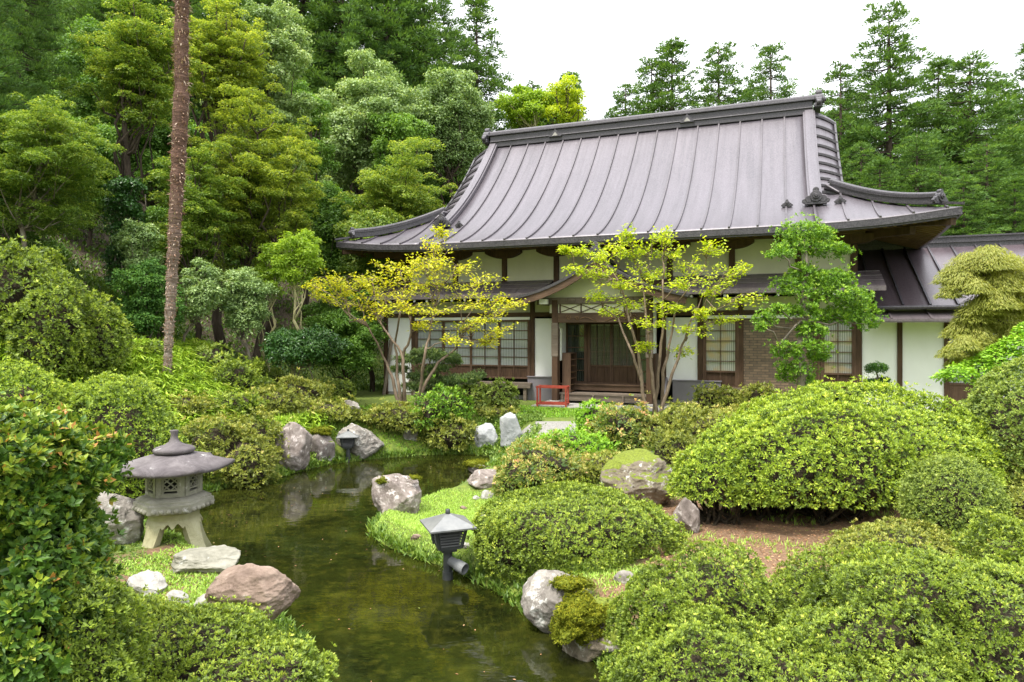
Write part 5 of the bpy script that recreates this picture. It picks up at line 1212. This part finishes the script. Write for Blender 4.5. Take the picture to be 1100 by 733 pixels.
for (x,y,rx_,rz_2) in [(941,396,9.5,5.5),(935,410,7,2.6),(950,408,6,2.2),(946,415,9,2.6),(933,419,5,2),(950,422,7,2.6),(927,420,7,4)]:
    c=at(x,y,D); r=np.array([rx_,rx_*.9,rz_2])/F*D; Lm.w.tube([min(tp,key=lambda t:abs(t[2]-c[2])),c],[.012,.006],5); Lm.shell(c,r,.05,.045,per=8,depth=.4,core=False,asp=.25)
parts_tree('bonsai_pine',Lm,M['fineyew'],M['bark'],'little tiered bonsai style pine against the white wing wall',loc=B)
Lm=Leaves(4005); g=Lm.g; D=19.5; B=at(462,437,D); B[2]=tz(B[0],B[1]); tp=[B,at(465,415,D),at(458,395,D),at(452,385,D)]; Lm.w.tube(tp,[.06,.05,.035,.02],6)
for (x,y,rx_,rz_2) in [(440,386,14,4),(458,380,16,5),(478,383,14,4),(430,397,10,3.5),(470,395,12,3.5),(455,404,16,4),(475,410,18,4.5),(497,407,18,4),(513,403,9,2.5),(487,388,9,3),(446,415,12,4)]:
    c=at(x,y,D+g.normal()*.3); r=np.array([rx_,rx_*.9,rz_2])/F*D; branch(Lm,tp[1],c,.02,.008,g); Lm.shell(c,r,.09,.09,per=9,depth=.4,core=False,asp=.2)
parts_tree('tiered_pine',Lm,M['pine'],M['bark'],'low tiered pine spreading sideways under the long window',loc=B)
# ------------------------------------------------------------------ the two young trees with many thin trunks
def young(D,stems,blobs,mat,label,seed,leaf=.115,n_per=1.):
    L_=Leaves(seed); g=L_.g; W=[]
    for st in stems:
        off=g.normal()*.12; pts=[]
        for i,(x,y) in enumerate(st):
            p_=at(x,y,D+off+(i*g.normal()*.12)); pts.append(p_)
        pts[0][2]=tz(pts[0][0],pts[0][1])-.05; P=np.array(pts)
        t0=np.linspace(0,1,len(P)); t1=np.linspace(0,1,14); Q=np.stack([np.interp(t1,t0,P[:,k]) for k in range(3)],1); Q[1:-1]+=g.normal(size=(12,3))*.012
        L_.w.tube(Q,np.linspace(.052,.022,14),7); W.append(Q)
    allp=np.concatenate([q[6:] for q in W])
    for (x,y,wpx,hpx) in blobs:
        c=at(x,y,D+g.normal()*.55); rx=wpx/2/F*D; rz_2=hpx/2/F*D
        q=allp[np.argmin(((allp-c-np.array([0,0,-.3]))**2*np.array([1,.4,.7])).sum(1))]; pts=branch(L_,q,c,.018,.009,g,6,.08,.03,5)
        nt=int(11*n_per*max(1,wpx*hpx/900.))
        for k in range(nt):
            d=g.normal(size=3)*np.array([rx*.7,rx*.6,rz_2*.5]); e=c+d; s0=np.array(pts[g.integers(3,6)])
            if np.linalg.norm(e-s0)<.05: continue
            tw=branch(L_,s0,e,.008,.003,g,4,.08,-.05,4)
            # flat spray: leaves alternate along the twig
            m_=26; t=g.uniform(.25,1.05,m_); tw=np.array(tw); a=tw[0]*(1-t[:,None])+tw[-1]*t[:,None]; ax=unit(tw[-1]-tw[0]); sd_=unit(np.cross(ax,[0,0,1])); sg=g.choice([-1,1],m_)[:,None]
            P_=a+sd_*sg*g.uniform(0,.07,(m_,1))+g.normal(size=(m_,3))*.045
            Dd=unit(ax*.6+sd_*sg*.8+g.normal(size=(m_,3))*.35+np.array([0,0,-.1])); tn=.06*g.normal()+.12*(c[0]<at(440,0,D)[0])*0
            L_.add(P_,Dd,unit(np.array([0,0,1.])+g.normal(size=(m_,3))*.38),leaf*g.uniform(.6,1.2,m_),leaf*.55,.42+tn+g.normal(size=m_)*.2)
    B=np.array([at(*stems[0][0],D)[0],D,0]); B[2]=tz(B[0],B[1])
    return parts_tree('young_tree',L_,M[mat],M['barkpink'],label,loc=B)
young(18.4,[[(432,443),(428,417),(426,392),(425,367),(430,335)],[(436,443),(434,417),(433,381),(419,362),(404,340)],[(434,400),(433,381),(441,364),(441,340)],[(444,444),(451,421),(457,377),(461,360),(467,330)],[(446,440),(459,407),(473,388),(490,375),(494,362)],[(431,442),(421,405),(413,386),(396,352)]],
 [(470,262,40,26),(455,280,60,26),(490,285,50,22),(430,290,60,24),(400,300,60,22),(372,300,50,20),(350,298,40,14),(338,308,28,10),(515,300,50,16),(420,312,70,22),(460,305,70,24),(500,318,60,18),(535,322,44,12),(552,326,26,8),(385,322,50,18),(440,330,70,18),(480,335,60,16),(520,342,50,12),(538,355,26,10),(365,312,40,12),(475,250,22,14),(410,335,46,14),(500,352,44,12),(450,350,40,12),(523,368,24,10),(345,318,22,8),(480,366,30,10)],
 'yellowtree','yellow leaved young tree with several thin trunks left of the porch',5001,n_per=.85,leaf=.10)
young(17.6,[[(695,440),(689,406),(678,377),(664,342)],[(694,436),(687,384),(676,345),(668,310)],[(706,436),(700,399),(695,351),(690,300)],[(711,436),(713,395),(721,362),(728,325)],[(708,436),(721,406),(732,373),(744,340)],[(702,437),(708,400),(712,350),(712,300)]],
 [(660,262,34,22),(645,275,34,14),(625,272,30,10),(640,292,50,20),(680,270,40,24),(672,250,14,16),(700,262,30,24),(722,272,40,24),(745,282,46,20),(765,262,30,20),(780,290,46,14),(800,288,24,8),(700,295,60,26),(665,305,60,20),(640,318,40,12),(735,305,60,22),(768,312,50,16),(790,322,36,10),(680,325,60,18),(720,330,56,18),(755,335,46,14),(700,348,50,12),(650,335,36,10),(740,355,36,12),(690,372,24,8),(775,345,30,10),(715,252,20,14),(620,290,22,8),(605,268,12,5),(730,378,26,10)],
 'limetree','lime green young tree with a fan of thin trunks before the porch',5002,n_per=.75,leaf=.10)
# palm
Lp=Leaves(4100); g=Lp.g; D=16.; pth=[at(179,412,D),at(181,370,D),at(184,310,D),at(188,240,D),(at(192,170,D)),at(195,100,D),at(195,40,D),at(196,-20,D),at(197,-70,D)]
P=np.array(pth); t0=np.linspace(0,1,len(P)); t1=np.linspace(0,1,150); Q=np.stack([np.interp(t1,t0,P[:,k]) for k in range(3)],1)
rad=np.interp(t1,[0,.1,.35,.55,.6,.63,1],[.098,.088,.135,.165,.175,.15,.155])*(1+.06*np.sin(t1*150*1.1)+.05*g.normal(size=150)); Q[0,2]-=.3
B=P[0].copy(); B[2]=tz(B[0],B[1])
pt=empty('windmill_palm',tuple(B)); tag(pt,'very tall bare shaggy palm trunk rising out of the top of the picture','palm')
mb=MB(); mb.tube(Q-B,rad,14); mb.build('trunk',M['palm'],pt,smooth=True)
Lf=Leaves(4101); n=2600; t=g.random(n); i=(t*149).astype(int); th=g.uniform(0,6.28,n); d=np.stack([np.cos(th),np.sin(th),0*th],1)
up_=np.where(g.random(n)<.5,.5,-.6)[:,None]
Lf.add(Q[i]-B+d*rad[i][:,None]*.93,unit(d*.5+np.array([0,0,1.])*up_+g.normal(size=(n,3))*.35),d,.11*g.uniform(.5,1.4,n)*np.clip(.35+t*1.2,.35,1.),.022,.5+.2*g.normal(size=n))
M['fibre']=leafmat('palm fibre',[(0,(.05,.025,.015)),(.5,(.20,.12,.085)),(1,(.50,.42,.34))],trans=.1,rough=.9,spec=.05)
Lf.build('fibre',M['fibre'],None,pt)
Lf=Leaves(4102); tp_=Q[-1]-B
for k in range(34):
    a=g.uniform(0,6.28); el_=g.uniform(-.4,1.1); dr=np.array([math.cos(a)*math.cos(el_),math.sin(a)*math.cos(el_),math.sin(el_)]); e=tp_+dr*.9; Lf.w.tube([tp_,tp_+dr*.5+np.array([0,0,.06]),e],[.02,.014,.01],5)
    s_=unit(np.cross(dr,[0,0,1.])); u_=np.cross(s_,dr); an=np.linspace(-1.9,1.9,26); dd=np.cos(an)[:,None]*dr+np.sin(an)[:,None]*s_+np.array([0,0,-.15]); Lf.add(np.repeat(e[None],26,0),dd,np.repeat(u_[None],26,0),.55+.1*g.random(26),.045,.4+.15*g.normal(size=26))
Lf.build('frond',M['darkleaf'],M['twig'],pt)
# ------------------------------------------------------------------ ground cover
def scatter(n,pxr,pyr,seed,acc=None,mul=1):
    g=np.random.default_rng(seed); out=[]
    px=g.uniform(*pxr,n); py=g.uniform(*pyr,n)
    return px,py,g
def raygrid(pxr,pyr,n,seed,extra=None,dmax=40):
    """random ground points inside a region seen in the photograph, evenly by area on the ground"""
    g=np.random.default_rng(seed)
    c=[gnd(x,y) for x in np.linspace(*pxr,6) for y in np.linspace(*pyr,6)]; c=np.array(c); lo=c.min(0)-.2; hi=c.max(0)+.2; hi[1]=min(hi[1],dmax)
    x=g.uniform(lo[0],hi[0],n*6); y=g.uniform(lo[1],hi[1],n*6); z=ter(x,y); px=CXP+F*x/y; py=YH-F*(z-HC)/y
    k=(px>pxr[0])&(px<pxr[1])&(py>pyr[0])&(py<pyr[1])&(sdist(x,y)>.03)
    if extra is not None: k&=extra(px,py,x,y)
    P=np.stack([x,y,z],1)[k][:n]; return P,g
def inhall(x,y,my=-.35):
    lx=(x-3.02)*.932-(y-21.13)*.362; ly=(x-3.02)*.362+(y-21.13)*.932
    return ~((lx>-8.2)&(ly>my)|((abs(lx)<2.0)&(ly>-2.)))
def blades(name,P,g,ln,wd,mat,label,cat,lean=.5,tone=0.,per=1,spread=.03,two=False):
    L_=Leaves(1); L_.g=g; P=np.repeat(P,per,0)+np.concatenate([g.normal(size=(len(P)*per,2))*spread,np.zeros((len(P)*per,1))],1); n=len(P)
    a=g.uniform(0,6.28,n); h=np.stack([np.cos(a),np.sin(a),0*a],1); D=unit(np.array([0,0,1.])+h*lean*g.uniform(.2,1.4,(n,1))); Ln=ln*g.uniform(.6,1.3,n); r=.45+tone+g.normal(size=n)*.18
    N=unit(h*-1+np.array([0,0,.3]))
    L_.add(P-np.array([0,0,.01]),D,N,Ln,wd,r)
    if two:
        tip=P+D*Ln[:,None]*.75; D2=unit(h*1.0+np.array([0,0,-.25])+g.normal(size=(n,3))*.2); L_.add(tip,D2,unit(np.array([0,0,1.])+h*.2),Ln*.75,wd,r+.12)
    return tag(L_.build(name,M[mat]),label,cat,kind='stuff')
notsoil=lambda px,py,x,y: np.exp(-(((x-3.3)/2.3)**2+((y-9.2)/2.2)**2)**2)<.35+.25*vn(x,y,.5,9)
inpen=lambda px,py,x,y: (((px-480)/88)**2+((py-562)/36)**2<1)
P,g=raygrid((395,570),(524,606),26000,31,inpen); blades('short_grass',P,g,.045,.010,'grass','pale fresh green grass on the spit in the pond','grass',lean=.8,tone=.12)
# strap leaved lilies on the slope
P,g=raygrid((120,360),(372,476),2600,32,lambda px,py,x,y: inhall(x,y)&(vn(x,y,.8,5)>-.55),dmax=21); blades('strap_leaves',P,g,.30,.045,'strap','bright strap leaved plants covering the slope around the palm','plants',lean=.9,per=7,spread=.06,two=True)
P,g=raygrid((-10,130),(330,460),500,33,None,dmax=18); blades('strap_leaves',P,g,.32,.045,'strap','strap leaved plants under the tall shrubs at the left edge','plants',lean=.9,per=7,spread=.06,two=True,tone=-.1)
# lawn and low weeds
P,g=raygrid((385,760),(436,500),16000,34,lambda px,py,x,y: inhall(x,y,-.6)&~((px>556)&(px<645)&(py>449)&(py<467)),dmax=23); blades('lawn',P,g,.06,.022,'brightgreen','short mossy lawn between the hall and the pond','grass',lean=.9,tone=-.08,per=2)
P,g=raygrid((520,1100),(480,660),9000,35,notsoil); blades('weeds',P,g,.05,.018,'grass','short weeds between the clipped mounds on the right','weeds',lean=1.,per=2,tone=-.1)
P,g=raygrid((90,340),(560,680),7000,36,lambda px,py,x,y: vn(x,y,.35,4)>-.25); blades('weeds',P,g,.045,.016,'grass','short weeds around the stone lantern','weeds',lean=1.1,per=2,tone=-.05)
P,g=raygrid((560,720),(590,660),1100,37,lambda px,py,x,y: vn(x,y,.3,4)>.0); blades('weeds',P,g,.05,.014,'grass','light green tufts behind the mossy ledge','weeds',lean=.9,per=2,tone=.1)
P,g=raygrid((330,580),(436,500),5200,44,lambda px,py,x,y: inhall(x,y,-.6)&(vn(x,y,.6,14)>-.2)&(y<18.6),dmax=19); blades('bank_leaves',P,g,.09,.045,'under','leafy creepers and ferns over the far pond bank','plants',lean=1.3,per=4,spread=.07,tone=.1)
P,g=raygrid((90,340),(560,680),2200,45,lambda px,py,x,y: vn(x,y,.3,17)>-.1); blades('creeper_leaves',P,g,.035,.022,'under','small creeping leaves round the lantern legs','plants',lean=1.4,per=4,spread=.04,tone=.1)
# leaf litter on the soil
P,g=raygrid((640,960),(520,640),9000,38,None); L_=Leaves(2); n=len(P); L_.add(P+np.array([0,0,.006]),g.normal(size=(n,3))*np.array([1,1,.1]),np.array([0,0,1.])+g.normal(size=(n,3))*.25,.038*g.uniform(.4,1.2,n),.018,g.random(n)**1.3)
M['litter']=leafmat('dry leaf',[(0,(.10,.05,.025)),(.5,(.24,.13,.07)),(.8,(.38,.24,.14)),(1,(.12,.16,.03))],trans=.1,rough=.8,spec=.1)
tag(L_.build('leaf_litter',M['litter']),'dry fallen leaves on the bare reddish soil','leaves',kind='stuff')
# undergrowth on the wooded slope
P,g=raygrid((-20,420),(225,420),5200,39,lambda px,py,x,y: inhall(x,y,-1),dmax=36); blades('undergrowth',P,g,.16,.07,'under','leafy undergrowth on the shaded slope below the trees','undergrowth',lean=1.,per=6,spread=.16,tone=-.08)
P,g=raygrid((640,960),(525,640),700,48,lambda px,py,x,y: vn(x,y,.4,21)>.1); blades('weeds',P,g,.08,.012,'grass','thin weeds sprouting from the bare soil','weeds',lean=.8,per=4,spread=.02)
# floating leaves on the pond
g=np.random.default_rng(49); x_=g.uniform(-5,1,900); y_=g.uniform(5,17,900); k_=sdist(x_,y_)<-.08; P=np.stack([x_,y_,0*x_+.004],1)[k_][:110]; n=len(P); L_=Leaves(3); L_.add(P,g.normal(size=(n,3))*np.array([1,1,0]),np.tile([0,0,1.],(n,1)),.035*g.uniform(.4,1.2,n),.016,g.random(n))
tag(L_.build('floating_leaves',M['litter']),'small fallen leaves floating on the pond','leaves',kind='stuff')
# waterside fringe
g=np.random.default_rng(41); e=[]
for a,b in zip(PP,np.roll(PP,-1,0)):
    L0=np.linalg.norm(b-a)
    if a[1]<4.5: continue
    for t in g.random(int(L0*170)): e.append(a+(b-a)*t+g.normal(size=2)*.06)
e=np.array(e); s_=sdist(e[:,0],e[:,1]); e=e[s_>-.03]; P=np.stack([e[:,0],e[:,1],np.maximum(ter(e[:,0],e[:,1]),0)],1)
blades('bank_plants',P,g,.12,.035,'under','small plants fringing the pond bank','plants',lean=1.1,per=2,tone=.05)

# ------------------------------------------------------------------ air
HAZE=0
if HAZE:
    hb=MB(); hb.box((-950,-80,-1.8),(950,1850,60)); m=bpy.data.materials.new('damp air'); m.use_nodes=True; n=m.node_tree; n.nodes.clear()
    o=n.nodes.new('ShaderNodeOutputMaterial'); v=n.nodes.new('ShaderNodeVolumePrincipled'); v.inputs['Density'].default_value=HAZE; v.inputs['Color'].default_value=(.92,.95,.97,1)
    n.links.new(v.outputs[0],o.inputs['Volume']); tag(hb.build('haze',m),'thin damp air fading the far cedars','haze',kind='stuff')
